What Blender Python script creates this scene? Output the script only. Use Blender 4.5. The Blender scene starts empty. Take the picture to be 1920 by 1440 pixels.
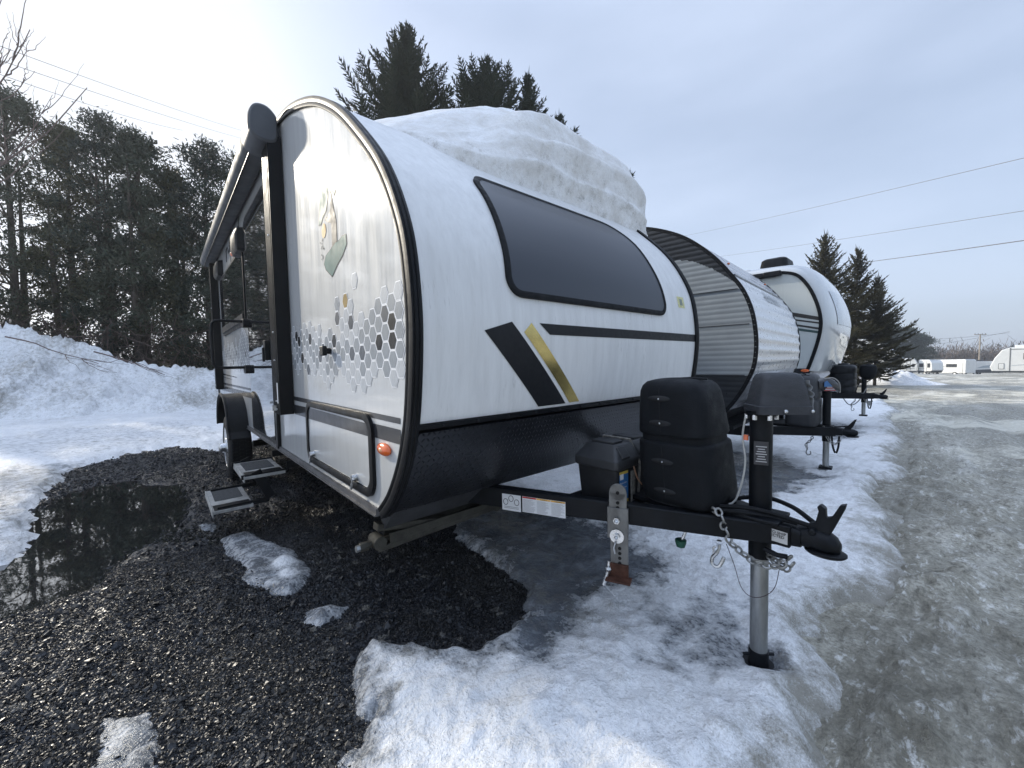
import bpy, bmesh, math, random
import numpy as np
from mathutils import Matrix, Vector
random.seed(7); RNG=np.random.default_rng(7)
sc=bpy.context.scene; COL=sc.collection
R=math.radians

# ---------------------------------------------------------------- frames
TW=np.array([[0.9999979680,-0.0000303641,-0.0020157047],[0,0.9998865611,-0.0150620388],[0.0020159334,0.0150620082,0.9998845293]])
CAMH=1.15
def t2w(p): return TW@(np.array(p,float)-np.array([0,-.6,CAMH]))+np.array([0,0,CAMH])

# ---------------------------------------------------------------- numpy noise
def _hash(ix,iy,seed):
    n=(ix.astype(np.int64)*374761393+iy.astype(np.int64)*668265263+seed*1442695041)&0xffffffff
    n=((n^(n>>13))*1274126177)&0xffffffff
    n=(n^(n>>16))&0xffffffff
    return n/4294967295.0
def vnoise(x,y,seed=0):
    ix=np.floor(x);iy=np.floor(y);fx=x-ix;fy=y-iy
    fx=fx*fx*fx*(fx*(fx*6-15)+10);fy=fy*fy*fy*(fy*(fy*6-15)+10)
    a=_hash(ix,iy,seed);b=_hash(ix+1,iy,seed);c=_hash(ix,iy+1,seed);d=_hash(ix+1,iy+1,seed)
    return (a*(1-fx)+b*fx)*(1-fy)+(c*(1-fx)+d*fx)*fy
def fbm(x,y,scale=1.0,oct=4,seed=0,gain=.5):
    x=np.asarray(x,float)/scale;y=np.asarray(y,float)/scale;s=0;a=1;t=0
    for i in range(oct):
        ca,sa=math.cos(.6*i+.3),math.sin(.6*i+.3)
        s=s+a*(vnoise(x*ca-y*sa+i*17.3,x*sa+y*ca-i*9.1,seed+i)*2-1);t+=a;a*=gain;x=x*2.03;y=y*2.03
    return s/t
def sstep(a,b,x):
    t=np.clip((x-a)/(b-a),0,1);return t*t*(3-2*t)
def sdf(x,y,poly):
    """signed distance, negative inside"""
    P=np.array(poly,float);d=np.full(x.shape,1e9);ins=np.zeros(x.shape,bool)
    for i in range(len(P)):
        a=P[i];b=P[(i+1)%len(P)];e=b-a
        wx=x-a[0];wy=y-a[1];t=np.clip((wx*e[0]+wy*e[1])/(e@e+1e-12),0,1)
        d=np.minimum(d,np.hypot(wx-e[0]*t,wy-e[1]*t))
        c=((a[1]<=y)&(b[1]>y))|((b[1]<=y)&(a[1]>y))
        with np.errstate(divide='ignore',invalid='ignore'):
            xi=a[0]+(y-a[1])/(e[1] if abs(e[1])>1e-12 else 1e-12)*e[0]
        ins^=c&(x<xi)
    return np.where(ins,-d,d)

# ---------------------------------------------------------------- materials
MATS={}
class NT:
    def __init__(s,name):
        s.m=bpy.data.materials.new(name);s.m.use_nodes=True;s.t=s.m.node_tree;s.n=s.t.nodes;s.l=s.t.links
        s.b=s.n['Principled BSDF'];s.tc=s.n.new('ShaderNodeTexCoord')
    def add(s,typ,**k):
        x=s.n.new(typ)
        for a,v in k.items(): setattr(x,a,v)
        return x
    def link(s,a,b): s.l.new(a,b)
    def mapping(s,scale=(1,1,1),src=None,rot=(0,0,0)):
        m=s.add('ShaderNodeMapping');m.inputs['Scale'].default_value=scale;m.inputs['Rotation'].default_value=rot
        s.link(src or s.tc.outputs['Object'],m.inputs['Vector']);return m.outputs[0]
    def noise(s,scale,vec=None,detail=4,rough=.55,dist=0):
        x=s.add('ShaderNodeTexNoise');x.inputs['Scale'].default_value=scale;x.inputs['Detail'].default_value=detail
        x.inputs['Roughness'].default_value=rough;x.inputs['Distortion'].default_value=dist
        s.link(vec or s.tc.outputs['Object'],x.inputs['Vector']);return x.outputs['Fac']
    def voro(s,scale,vec=None,feat='F1',out='Distance'):
        x=s.add('ShaderNodeTexVoronoi',feature=feat);x.inputs['Scale'].default_value=scale
        s.link(vec or s.tc.outputs['Object'],x.inputs['Vector']);return x.outputs[out]
    def ramp(s,fac,stops,interp='LINEAR'):
        x=s.add('ShaderNodeValToRGB');cr=x.color_ramp;cr.interpolation=interp
        while len(cr.elements)<len(stops): cr.elements.new(.5)
        for e,(p,c) in zip(cr.elements,stops):
            e.position=p;e.color=(c,c,c,1) if isinstance(c,(int,float)) else (*c,1)
        s.link(fac,x.inputs[0]);return x.outputs[0]
    def mix(s,f,a,b,blend='MIX'):
        x=s.add('ShaderNodeMix',data_type='RGBA',blend_type=blend)
        for v,i in ((f,0),(a,6),(b,7)):
            if isinstance(v,(int,float)): x.inputs[i].default_value=v if i==0 else (v,v,v,1)
            elif isinstance(v,tuple): x.inputs[i].default_value=(*v,1)
            else: s.link(v,x.inputs[i])
        return x.outputs[2]
    def math(s,op,a,b=0.0,clamp=False):
        x=s.add('ShaderNodeMath',operation=op);x.use_clamp=clamp
        for i,v in enumerate((a,b)):
            if isinstance(v,(int,float)): x.inputs[i].default_value=v
            else: s.link(v,x.inputs[i])
        return x.outputs[0]
    def bump(s,h,strength=.3,dist=.01,prev=None):
        x=s.add('ShaderNodeBump');x.inputs['Strength'].default_value=strength;x.inputs['Distance'].default_value=dist
        s.link(h,x.inputs['Height'])
        if prev is not None: s.link(prev,x.inputs['Normal'])
        return x.outputs[0]
    def attr(s,name):
        x=s.add('ShaderNodeAttribute',attribute_name=name);return x.outputs['Fac']
    def set(s,**k):
        names=dict(base='Base Color',rough='Roughness',metal='Metallic',spec='Specular IOR Level',coat='Coat Weight',
                   coatr='Coat Roughness',normal='Normal',trans='Transmission Weight',sss='Subsurface Weight',ior='IOR',alpha='Alpha',sheen='Sheen Weight',emit='Emission Color',emits='Emission Strength')
        for a,v in k.items():
            i=s.b.inputs[names[a]]
            if isinstance(v,(int,float)): i.default_value=v
            elif isinstance(v,tuple): i.default_value=(*v,1)
            else: s.link(v,i)
        return s.m
def pm(name,c,rough=.5,metal=0,var=.15,vs=12,bump=0,bs=60,coat=0,coatr=.05,spec=.5,stretch=(1,1,1)):
    if name in MATS: return MATS[name]
    t=NT(name);v=t.mapping(stretch)
    n=t.noise(vs,v,5,.6)
    c2=tuple(max(0,x*(1-var)) for x in c);c3=tuple(min(1,x*(1+var)) for x in c)
    col=t.ramp(n,[(.3,c2),(.7,c3)])
    r=t.ramp(t.noise(vs*1.7,v,4,.6),[(.3,max(.02,rough*.8)),(.7,min(1,rough*1.25))])
    t.set(base=col,rough=r,metal=metal,coat=coat,coatr=coatr,spec=spec)
    if bump: t.set(normal=t.bump(t.noise(bs,v,4,.6),bump,.004))
    MATS[name]=t.m;return t.m

# ---------------------------------------------------------------- mesh builder
class MB:
    def __init__(s): s.v=[];s.f=[];s.m=[]
    def add(s,vs,fs,mi=0):
        o=len(s.v);s.v+= [tuple(map(float,p)) for p in vs];s.f+=[tuple(i+o for i in f) for f in fs];s.m+=[mi]*len(fs);return s
    def box(s,c,d,rot=None,mi=0):
        c=np.array(c,float);h=np.array(d,float)/2
        P=np.array([[x,y,z] for x in(-1,1) for y in(-1,1) for z in(-1,1)])*h
        if rot is not None: P=P@np.array(rot).T
        return s.add(P+c,[(0,1,3,2),(4,6,7,5),(0,4,5,1),(2,3,7,6),(0,2,6,4),(1,5,7,3)],mi)
    def rings(s,R_,cap=True,mi=0,closed=True):
        n=len(R_[0]);vs=[p for r in R_ for p in r];fs=[]
        for i in range(len(R_)-1):
            for j in range(n if closed else n-1):
                k=(j+1)%n;fs.append((i*n+j,i*n+k,(i+1)*n+k,(i+1)*n+j))
        if cap: fs.append(tuple(range(n))[::-1]);fs.append(tuple(range((len(R_)-1)*n,len(R_)*n)))
        return s.add(vs,fs,mi)
    def tube(s,path,r,n=10,cap=True,mi=0,close=False):
        P=[np.array(p,float) for p in path];m=len(P);rs=[r]*m if isinstance(r,(int,float)) else r
        T=[]
        for i in range(m):
            a=P[(i-1)%m] if close or i>0 else P[0];b=P[(i+1)%m] if close or i<m-1 else P[-1]
            t=b-a;T.append(t/(np.linalg.norm(t)+1e-12))
        u=np.cross(T[0],[0,0,1]);
        if np.linalg.norm(u)<.1:u=np.cross(T[0],[0,1,0])
        u/=np.linalg.norm(u);RR=[]
        for i in range(m):
            u=u-T[i]*(u@T[i]);u/=np.linalg.norm(u)+1e-12;w=np.cross(T[i],u)
            RR.append([P[i]+rs[i]*(math.cos(a)*u+math.sin(a)*w) for a in np.linspace(0,2*math.pi,n,endpoint=False)])
        if close: RR.append(RR[0]);cap=False
        return s.rings(RR,cap,mi)
    def cyl(s,p0,p1,r0,r1=None,n=20,mi=0):
        return s.tube([p0,p1],[r0,r0 if r1 is None else r1],n,True,mi)
    def prism(s,poly,a,b,axis=1,mi=0):
        """extrude 2d poly between a and b along axis"""
        def pt(p,t):
            q=list(p);q.insert(axis,t);return q
        n=len(poly);vs=[pt(p,a) for p in poly]+[pt(p,b) for p in poly]
        fs=[tuple(range(n)),tuple(range(2*n-1,n-1,-1))]+[(i,i+n,(i+1)%n+n,(i+1)%n) for i in range(n)]
        return s.add(vs,fs,mi)
    def torus(s,c,ax1,ax2,R1,R2,r,n=16,k=8,mi=0):
        c=np.array(c,float);a=np.array(ax1,float);b=np.array(ax2,float)
        return s.tube([c+a*R1*math.cos(t)+b*R2*math.sin(t) for t in np.linspace(0,2*math.pi,n,endpoint=False)],r,k,False,mi,close=True)
    def sphere(s,c,r,n=12,mi=0,sc_=(1,1,1)):
        RR=[]
        for i in range(n//2+1):
            t=math.pi*i/(n//2);rr=max(math.sin(t),.001)
            RR.append([(c[0]+r*sc_[0]*rr*math.cos(a),c[1]+r*sc_[1]*rr*math.sin(a),c[2]-r*sc_[2]*math.cos(t)) for a in np.linspace(0,2*math.pi,n,endpoint=False)])
        return s.rings(RR,True,mi)
    def xf(s,M,o=0):
        M=np.array(M,float)
        for i in range(o,len(s.v)):
            q=M[:3,:3]@np.array(s.v[i])+M[:3,3];s.v[i]=tuple(q)
        return s
    def build(s,name,mats,parent=None,off=(0,0,0),smooth=True,bevel=0,angle=35,recalc=True):
        if not isinstance(mats,(list,tuple)): mats=[mats]
        me=bpy.data.meshes.new(name);off=np.array(off,float)
        me.from_pydata([tuple(np.array(p)-off) for p in s.v],[],s.f)
        for m in mats: me.materials.append(m)
        me.polygons.foreach_set('material_index',s.m)
        if recalc:
            bm=bmesh.new();bm.from_mesh(me);bmesh.ops.recalc_face_normals(bm,faces=bm.faces);bm.to_mesh(me);bm.free()
        if smooth:
            me.polygons.foreach_set('use_smooth',[True]*len(me.polygons))
            try: me.set_sharp_from_angle(angle=R(angle))
            except Exception: pass
        me.update();o=bpy.data.objects.new(name,me);COL.objects.link(o)
        if parent is not None: o.parent=parent
        if bevel:
            b=o.modifiers.new('bevel','BEVEL');b.width=bevel;b.segments=2;b.limit_method='ANGLE';b.angle_limit=R(40)
            b.harden_normals=False
        return o
def pieces(name,mats,fns,parent=None,off=(0,0,0),**k):
    """one object per little piece"""
    out=[]
    for f in fns:
        m=MB();f(m);out.append(m.build(name,mats,parent,off,**k))
    return out
def bigmesh(name,V,F,mats,attrs=None,smooth=True,parent=None,mi=None):
    """numpy mesh; F (n,k) array"""
    me=bpy.data.meshes.new(name);V=np.asarray(V,np.float32);F=np.asarray(F,np.int32)
    me.vertices.add(len(V));me.vertices.foreach_set('co',V.ravel())
    k=F.shape[1];me.loops.add(F.size);me.loops.foreach_set('vertex_index',F.ravel())
    me.polygons.add(len(F));me.polygons.foreach_set('loop_start',np.arange(0,F.size,k,dtype=np.int32))
    if mi is not None: me.polygons.foreach_set('material_index',np.asarray(mi,np.int32))
    me.polygons.foreach_set('use_smooth',np.full(len(F),smooth))
    for m in (mats if isinstance(mats,(list,tuple)) else [mats]): me.materials.append(m)
    for a,val in (attrs or {}).items():
        at=me.attributes.new(a,'FLOAT','POINT');at.data.foreach_set('value',np.asarray(val,np.float32).ravel())
    me.update(calc_edges=True);me.validate()
    o=bpy.data.objects.new(name,me);COL.objects.link(o)
    if parent is not None:o.parent=parent
    return o
def tag(o,label=None,cat=None,group=None,kind=None):
    if label:o['label']=label
    if cat:o['category']=cat
    if group:o['group']=group
    if kind:o['kind']=kind
    return o
def empty(name,loc=(0,0,0),rz=0,label=None,cat=None,group=None):
    o=bpy.data.objects.new(name,None);COL.objects.link(o);o.location=loc;o.rotation_euler=(0,0,rz);o.empty_display_size=.2
    return tag(o,label,cat,group)
def copy_tree(o,parent=None):
    c=o.copy();COL.objects.link(c)
    if parent is not None:c.parent=parent
    for ch in list(o.children): copy_tree(ch,c)
    return c
def smooth_path(P,n):
    """catmull-rom resample"""
    P=np.array(P,float);Q=np.vstack([2*P[0]-P[1],P,2*P[-1]-P[-2]]);out=[]
    seg=np.linalg.norm(np.diff(P,axis=0),axis=1);cum=np.r_[0,np.cumsum(seg)]
    for s in np.linspace(0,cum[-1],n):
        i=min(int(np.searchsorted(cum,s,side='right'))-1,len(seg)-1);t=(s-cum[i])/seg[i]
        a,b,c,d=Q[i],Q[i+1],Q[i+2],Q[i+3]
        out.append(.5*((2*b)+(-a+c)*t+(2*a-5*b+4*c-d)*t*t+(-a+3*b-3*c+d)*t**3))
    return np.array(out)
def rrect(x0,x1,y0,y1,r,n=6):
    out=[]
    rs=r if isinstance(r,(list,tuple)) else [r]*4   # br, tr, tl, bl
    for (cx,cy,a0,q) in ((x1-rs[0],y0+rs[0],-90,rs[0]),(x1-rs[1],y1-rs[1],0,rs[1]),(x0+rs[2],y1-rs[2],90,rs[2]),(x0+rs[3],y0+rs[3],180,rs[3])):
        for i in range(n+1):
            a=R(a0+90*i/n);out.append((cx+q*math.cos(a),cy+q*math.sin(a)))
    return out
def text_geo(txt,size,bold=0):
    cu=bpy.data.curves.new('t','FONT');cu.body=txt;cu.size=size;cu.offset=bold;cu.resolution_u=3
    ob=bpy.data.objects.new('t',cu);COL.objects.link(ob)
    dg=bpy.context.evaluated_depsgraph_get();dg.update();me=ob.evaluated_get(dg).to_mesh()
    V=[tuple(v.co) for v in me.vertices];F=[tuple(p.vertices) for p in me.polygons]
    ob.evaluated_get(dg).to_mesh_clear();bpy.data.objects.remove(ob);bpy.data.curves.remove(cu)
    return np.array(V) if V else np.zeros((0,3)),F
# ================================================================ camera, sky, sun
cam=bpy.data.cameras.new('camera');co=bpy.data.objects.new('camera',cam);COL.objects.link(co);sc.camera=co
cam.sensor_width=36;cam.lens=743.47/1920*36;cam.clip_start=.02;cam.clip_end=3000
M=Matrix(((0.6608556391,-0.0272369763,0.7500186474,0),(0.7504773275,0.0337310420,-0.6600348459,0),(-0.0073215571,0.9990597399,0.0427320825,CAMH),(0,0,0,1)))
co.matrix_world=M
SUN=Vector((-0.87547,-0.29157,0.38542)).normalized()
w=bpy.data.worlds.new('World');sc.world=w;w.use_nodes=True;nt=w.node_tree;bg=nt.nodes['Background']
sky=nt.nodes.new('ShaderNodeTexSky');sky.sky_type='NISHITA';sky.sun_disc=False
sky.sun_elevation=R(22.7);sky.sun_rotation=math.atan2(SUN.x,SUN.y);sky.dust_density=3.2;sky.air_density=1.0;sky.ozone_density=1.6;sky.altitude=150
# thin high haze: drains part of the blue
tcw=nt.nodes.new('ShaderNodeTexCoord')
nz=nt.nodes.new('ShaderNodeTexNoise');nz.inputs['Scale'].default_value=1.6;nz.inputs['Detail'].default_value=5;nz.inputs['Roughness'].default_value=.5
mp=nt.nodes.new('ShaderNodeMapping');mp.inputs['Scale'].default_value=(1,1,3.5);nt.links.new(tcw.outputs['Generated'],mp.inputs[0]);nt.links.new(mp.outputs[0],nz.inputs['Vector'])
rp=nt.nodes.new('ShaderNodeMapRange');rp.inputs['From Min'].default_value=.3;rp.inputs['From Max'].default_value=.7;rp.inputs['To Min'].default_value=.36;rp.inputs['To Max'].default_value=.62
nt.links.new(nz.outputs['Fac'],rp.inputs['Value'])
mx=nt.nodes.new('ShaderNodeMix');mx.data_type='RGBA';nt.links.new(rp.outputs[0],mx.inputs[0]);cl=nt.nodes.new('ShaderNodeVectorMath');cl.operation='MINIMUM';cl.inputs[1].default_value=(5.6,5.5,5.25);nt.links.new(sky.outputs[0],cl.inputs[0]);nt.links.new(cl.outputs[0],mx.inputs[6])
mx.inputs[7].default_value=(4.95,5.7,7.15,1)
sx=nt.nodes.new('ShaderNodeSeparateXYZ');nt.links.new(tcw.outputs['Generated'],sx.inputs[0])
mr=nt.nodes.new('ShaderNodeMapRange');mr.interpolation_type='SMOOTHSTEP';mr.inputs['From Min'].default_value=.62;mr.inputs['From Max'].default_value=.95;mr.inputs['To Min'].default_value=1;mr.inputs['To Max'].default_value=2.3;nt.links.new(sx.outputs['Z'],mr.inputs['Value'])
vs_=nt.nodes.new('ShaderNodeVectorMath');vs_.operation='SCALE';nt.links.new(mx.outputs[2],vs_.inputs[0]);nt.links.new(mr.outputs[0],vs_.inputs['Scale'])   # overhead sky scaled up, an added boost to brighten ground and snow
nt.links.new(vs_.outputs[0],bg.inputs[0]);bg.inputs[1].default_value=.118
sl=bpy.data.lights.new('sun','SUN');sl.energy=3.6;sl.angle=R(1.3);sl.color=(1,.92,.78)
so=bpy.data.objects.new('sun',sl);COL.objects.link(so);so.rotation_euler=SUN.to_track_quat('Z','Y').to_euler();so.location=(-20,-8,12)
sc.view_settings.view_transform='Standard';sc.view_settings.look='None';sc.view_settings.exposure=.58;sc.view_settings.gamma=1
sc.cycles.max_bounces=8;sc.cycles.diffuse_bounces=5;sc.cycles.glossy_bounces=4;sc.cycles.transparent_max_bounces=8;sc.cycles.use_denoising=True
sc.cycles.caustics_reflective=False;sc.cycles.caustics_refractive=False;sc.cycles.sample_clamp_indirect=6

# ================================================================ ground materials
def mat_road():
    t=NT('icy_road');v=t.mapping((.9,.16,1),rot=(0,0,R(-2)));v2=t.mapping((1,.3,1),rot=(0,0,R(8)))
    n1=t.noise(1.1,v,8,.62,.4);n2=t.noise(9,v2,6,.65);n3=t.noise(60,None,3,.6);n4=t.noise(.35,v,3,.5);n6=t.noise(22,t.mapping((1,.45,1),rot=(0,0,R(20))),6,.75,.3)
    base=t.ramp(n1,[(.30,(.11,.10,.075)),(.44,(.27,.25,.195)),(.53,(.44,.415,.34)),(.62,(.80,.78,.71))])
    base=t.mix(t.ramp(n2,[(.46,0),(.64,.7)]),base,(.62,.60,.52))
    base=t.mix(t.ramp(n3,[(.42,0),(.66,.6)]),base,(.13,.12,.095))
    base=t.mix(t.ramp(n4,[(.42,0),(.62,.45)]),base,(.20,.19,.155))
    base=t.mix(t.ramp(n6,[(.36,.75),(.47,0)]),base,(.12,.11,.085));base=t.mix(t.ramp(n6,[(.55,0),(.64,.8)]),base,(.84,.83,.79))
    n7=t.noise(.42,t.mapping((1,.7,1),rot=(0,0,R(-25))),9,.66,1.6);base=t.mix(t.ramp(n7,[(.40,.45),(.50,0)]),base,(.13,.12,.092));base=t.mix(t.ramp(n7,[(.52,0),(.60,.7)]),base,(.78,.75,.64))
    r=t.math('MULTIPLY',t.ramp(n2,[(.3,.25),(.6,.6)]),t.ramp(n7,[(.38,.7),(.54,1.2)]))
    h=t.math('ADD',t.math('ADD',t.math('MULTIPLY',n2,.5),t.math('MULTIPLY',n3,.2)),t.math('MULTIPLY',n6,.5))
    return t.set(base=base,rough=r,normal=t.bump(h,1.0,.05),spec=.35)
def mat_snow(name='snow',roof=False):
    t=NT(name);ice=t.attr('ice');dirt=t.attr('dirt')
    n1=t.noise(2.2,None,6,.6);n2=t.noise(14,None,5,.65);n3=t.noise(70,None,3,.6);n4=t.noise(170,None,3,.7);n5=t.noise(6.5,None,6,.7,.5)
    white=t.mix(t.ramp(n5,[(.36,0),(.60,1)]),((.72,.71,.69) if roof else (.80,.81,.82)),(.90,.91,.925) if roof else (.92,.93,.945));white=t.mix(t.ramp(n3,[(.34,.25 if roof else .5),(.52,0)]),white,(.58,.59,.60))
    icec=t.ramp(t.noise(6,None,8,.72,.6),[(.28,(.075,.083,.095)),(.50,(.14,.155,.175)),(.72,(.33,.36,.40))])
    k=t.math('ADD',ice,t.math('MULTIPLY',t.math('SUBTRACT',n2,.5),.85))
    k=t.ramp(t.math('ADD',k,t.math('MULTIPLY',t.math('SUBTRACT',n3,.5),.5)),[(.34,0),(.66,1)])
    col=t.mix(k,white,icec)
    d=t.ramp(t.math('ADD',t.math('ADD',t.math('MULTIPLY',n4,.4),t.math('MULTIPLY',n2,.6)),t.math('MULTIPLY',dirt,.42)),[(.60,0),(.86,1)])
    col=t.mix(d,col,(.30,.285,.245))
    sp=t.math('MULTIPLY',t.ramp(t.voro(38),[(.03,1),(.075,0)]),t.ramp(n1,[(.5,0),(.62,.8)]))
    col=t.mix(sp,col,(.07,.05,.04))
    r=t.mix(k,.62,.20)
    h=t.math('ADD',t.math('MULTIPLY',n3,.6),t.math('MULTIPLY',n4,.4))
    b1=t.bump(h,.9 if roof else .9,.010 if roof else .012);b2=t.bump(n2,.3 if roof else .7,.02 if roof else .03,b1)
    b3=t.bump(n5,.25 if roof else .5,.02 if roof else .04,b2);t.set(base=col,rough=r,normal=b3,spec=.4)
    return t.m
def mat_gravel():
    t=NT('gravel_stone');n=t.noise(45,None,3,.6);v=t.voro(30,None,'F1','Color');x=t.add('ShaderNodeSeparateColor');t.link(v,x.inputs[0])
    col=t.ramp(x.outputs[0],[(0,(.006,.0075,.010)),(.6,(.016,.018,.023)),(.96,(.036,.04,.047)),(.99,(.18,.17,.15))])
    col=t.mix(t.ramp(t.noise(1.3,None,5,.6),[(.45,0),(.65,.55)]),col,(.040,.038,.034))
    return t.set(base=col,rough=t.ramp(n,[(.3,.30),(.7,.6)]),spec=.38,normal=t.bump(n,.3,.004))
def mat_bed():
    t=NT('wet_gravel_bed');n=t.noise(80,None,4,.65);v=t.voro(55)
    col=t.ramp(n,[(.3,(.007,.008,.011)),(.7,(.024,.026,.032))]);col=t.mix(t.ramp(t.noise(1.3,None,5,.6),[(.45,0),(.65,.7)]),col,(.035,.033,.029))
    return t.set(base=col,rough=.35,spec=.5,normal=t.bump(v,.9,.012))
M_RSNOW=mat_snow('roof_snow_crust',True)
M_ROAD,M_SNOW,M_GRAV,M_BED=mat_road(),mat_snow(),mat_gravel(),mat_bed()

# ================================================================ ground shapes (world metres)
GRAVEL=[(-3.894,-.792),(-4.395,-.818),(-5.382,-.902),(-6.561,-.9),(-7.274,-.629),(-7.86,.114),(-6.9,.6),(-8.4,1.6),(-8.6,2.9),(-6.2,3.1),(-4.2,2.7),(-3.0,1.95),
 (-2.423,1.553),(-1.928,1.425),(-1.456,1.381),(-1.349,1.261),(-1.263,1.101),(-1.277,.938),(-1.353,.808),(-1.511,.677),(-1.617,.631),(-1.576,.538),(-1.421,.473),(-1.266,.452),(-1.19,.376),(-1.161,.336),
 (-1.0,.1),(-.9,-.6),(-1.2,-1.6),(-2.2,-2.2),(-3.3,-2.0),(-3.85,-1.5),(-3.7,-1.1)]
PUDDLE=[(-5.382,-.802),(-5.748,-.468),(-5.256,.10),(-4.379,.22),(-3.89,0.0),(-3.5,-.27),(-3.15,-.45),(-2.9,-.75),(-3.5,-1.1),(-4.3,-1.0)]
ROADX=[(-3,-.10),(1.44,-.175),(2.318,-.19),(3.7,-.27),(4.8,-.32),(7.2,-.40),(10.2,-.72),(13.7,-.975),(17,-1.6),(22,-3.2),(30,-6),(60,-16)]
def roadx(y): return np.interp(y,[a for a,b in ROADX],[b for a,b in ROADX])
ICE=[([(-2.6,1.75),(-2.423,1.5),(-1.95,1.36),(-1.456,1.3),(-1.25,1.2),(-1.15,1.0),(-1.02,.98),(-1.1,1.3),(-1.2,1.55),(-1.0,1.75),(-1.05,2.1),(-1.6,2.3),(-2.4,2.35),(-3.2,2.4)],.90,.34),
     ([(-.95,1.62),(-.80,1.98),(-.56,1.93),(-.46,1.70),(-.50,1.48),(-.62,1.22),(-.78,1.25)],.50,.12),
     ([(-2.2,4.2),(-1.9,3.3),(-1.2,3.2),(-.95,3.9),(-.85,4.9),(-1.5,5.6),(-2.6,5.4)],.75,.18),
     ([(-1.7,8.2),(-1.3,7.2),(-.9,7.6),(-1.1,9.5),(-2,9.8)],.6,.3),
     ([(-7.2,-1.1),(-9.6,-2.6),(-11.5,-1.6),(-10.8,.5),(-8.3,.9),(-7.7,-.1)],.38,.35),
     ([(-3.9,-.85),(-7.2,-.7),(-7.6,-1.4),(-6.2,-2.3),(-4.2,-1.8)],.50,.25)]
def lin(a,b,s): return list(np.arange(a,b,s))
def grow(a,b,s0,k):
    out=[a];s=s0
    while (out[-1]<b): out.append(out[-1]+s);s*=k
    return out
def gridmesh(xs,ys):
    X,Y=np.meshgrid(np.array(xs),np.array(ys),indexing='ij');return X,Y
def gridfaces(nx,ny,keep=None):
    i,j=np.meshgrid(np.arange(nx-1),np.arange(ny-1),indexing='ij');a=(i*ny+j).ravel()
    F=np.stack([a,a+ny,a+ny+1,a+1],1)
    if keep is not None:
        k=keep.ravel();F=F[k[F].any(1)]
    return F
def compact(V,F,attrs):
    u=np.unique(F);m=np.full(len(V),-1);m[u]=np.arange(len(u))
    return V[u],m[F],{a:v.ravel()[u] for a,v in attrs.items()}
def farz(x,y):
    d=np.hypot(x,y);return -1.35*sstep(55,150,d)*1.0-.0*d

# ---- base ground / icy road, one sheet to the horizon
xs=sorted(set([-v for v in grow(6,440,.4,1.13)]+lin(-6,-.6,.12)+lin(-.6,2.2,.035)+grow(2.2,440,.05,1.14)))
ys=sorted(set([-v for v in grow(1,440,.3,1.16)]+lin(-1,.4,.1)+lin(.4,5,.035)+grow(5,440,.05,1.05)))
X,Y=gridmesh(xs,ys)
dr=X-roadx(Y)
z=.010*fbm(X,Y,.9,4,3)+.012*fbm(X*1.3,Y*.45,.22,4,5)+.03*fbm(X,Y,4,3,9)*sstep(3,8,np.hypot(X,Y))
z+=(.04*np.abs(fbm(X,Y*.5,.35,4,22))+.018*np.abs(fbm(X,Y*.7,.10,3,23)))*sstep(9,4,np.hypot(X,Y))
z+=-.03*np.exp(-((dr-.62-.05*np.sin(Y*.7))/.10)**2)-.045*np.exp(-((dr-1.35)/.14)**2)+.03*np.exp(-((dr-1.0)/.12)**2)-.016*np.exp(-((dr-2.9)/.2)**2)   # wheel ruts
lump=np.clip(fbm(X,Y*.7,.20,4,21)-.02,0,1)*sstep(1.3,.05,dr)*sstep(-.2,.1,dr)
z+=.13*lump
z=np.where(dr<0.02,np.minimum(z,-.0)-.11*sstep(-.25,-.6,dr)*sstep(-30,-20,X)*sstep(70,50,Y),z)+farz(X,Y)
V=np.stack([X,Y,z],-1).reshape(-1,3)
tag(bigmesh('ground',V,gridfaces(len(xs),len(ys)),M_ROAD),'dirty grey icy lane with smeared wheel tracks','ground',kind='structure')

# ---- gravel bed
xs=lin(-9,-3.2,.05)+lin(-3.2,-.7,.03);ys=lin(-2.6,3.3,.04);X,Y=gridmesh(xs,ys)
pud=sdf(X,Y,PUDDLE)+.18*fbm(X,Y,.6,4,31)+.05*fbm(X,Y,.12,2,32)
bedz=lambda X,Y:(-.022+.007*fbm(X,Y,.35,3,33)-.030*sstep(.12,-.12,sdf(X,Y,PUDDLE)+.18*fbm(X,Y,.6,4,31)+.05*fbm(X,Y,.12,2,32))
   +.028*np.clip(fbm(X*.5,Y*1.4,.33,4,35)-.08,0,1)*2-.02*np.clip(fbm(X,Y,.5,3,37)-.25,0,1))
V=np.stack([X,Y,bedz(X,Y)],-1).reshape(-1,3)
gk=sdf(X,Y,GRAVEL)<.25
V,F,_=compact(V,gridfaces(len(xs),len(ys),gk),{})
tag(bigmesh('gravel_bed',V,F,M_BED),'black wet gravel under and beside the camper','gravel ground',kind='structure')
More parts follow.
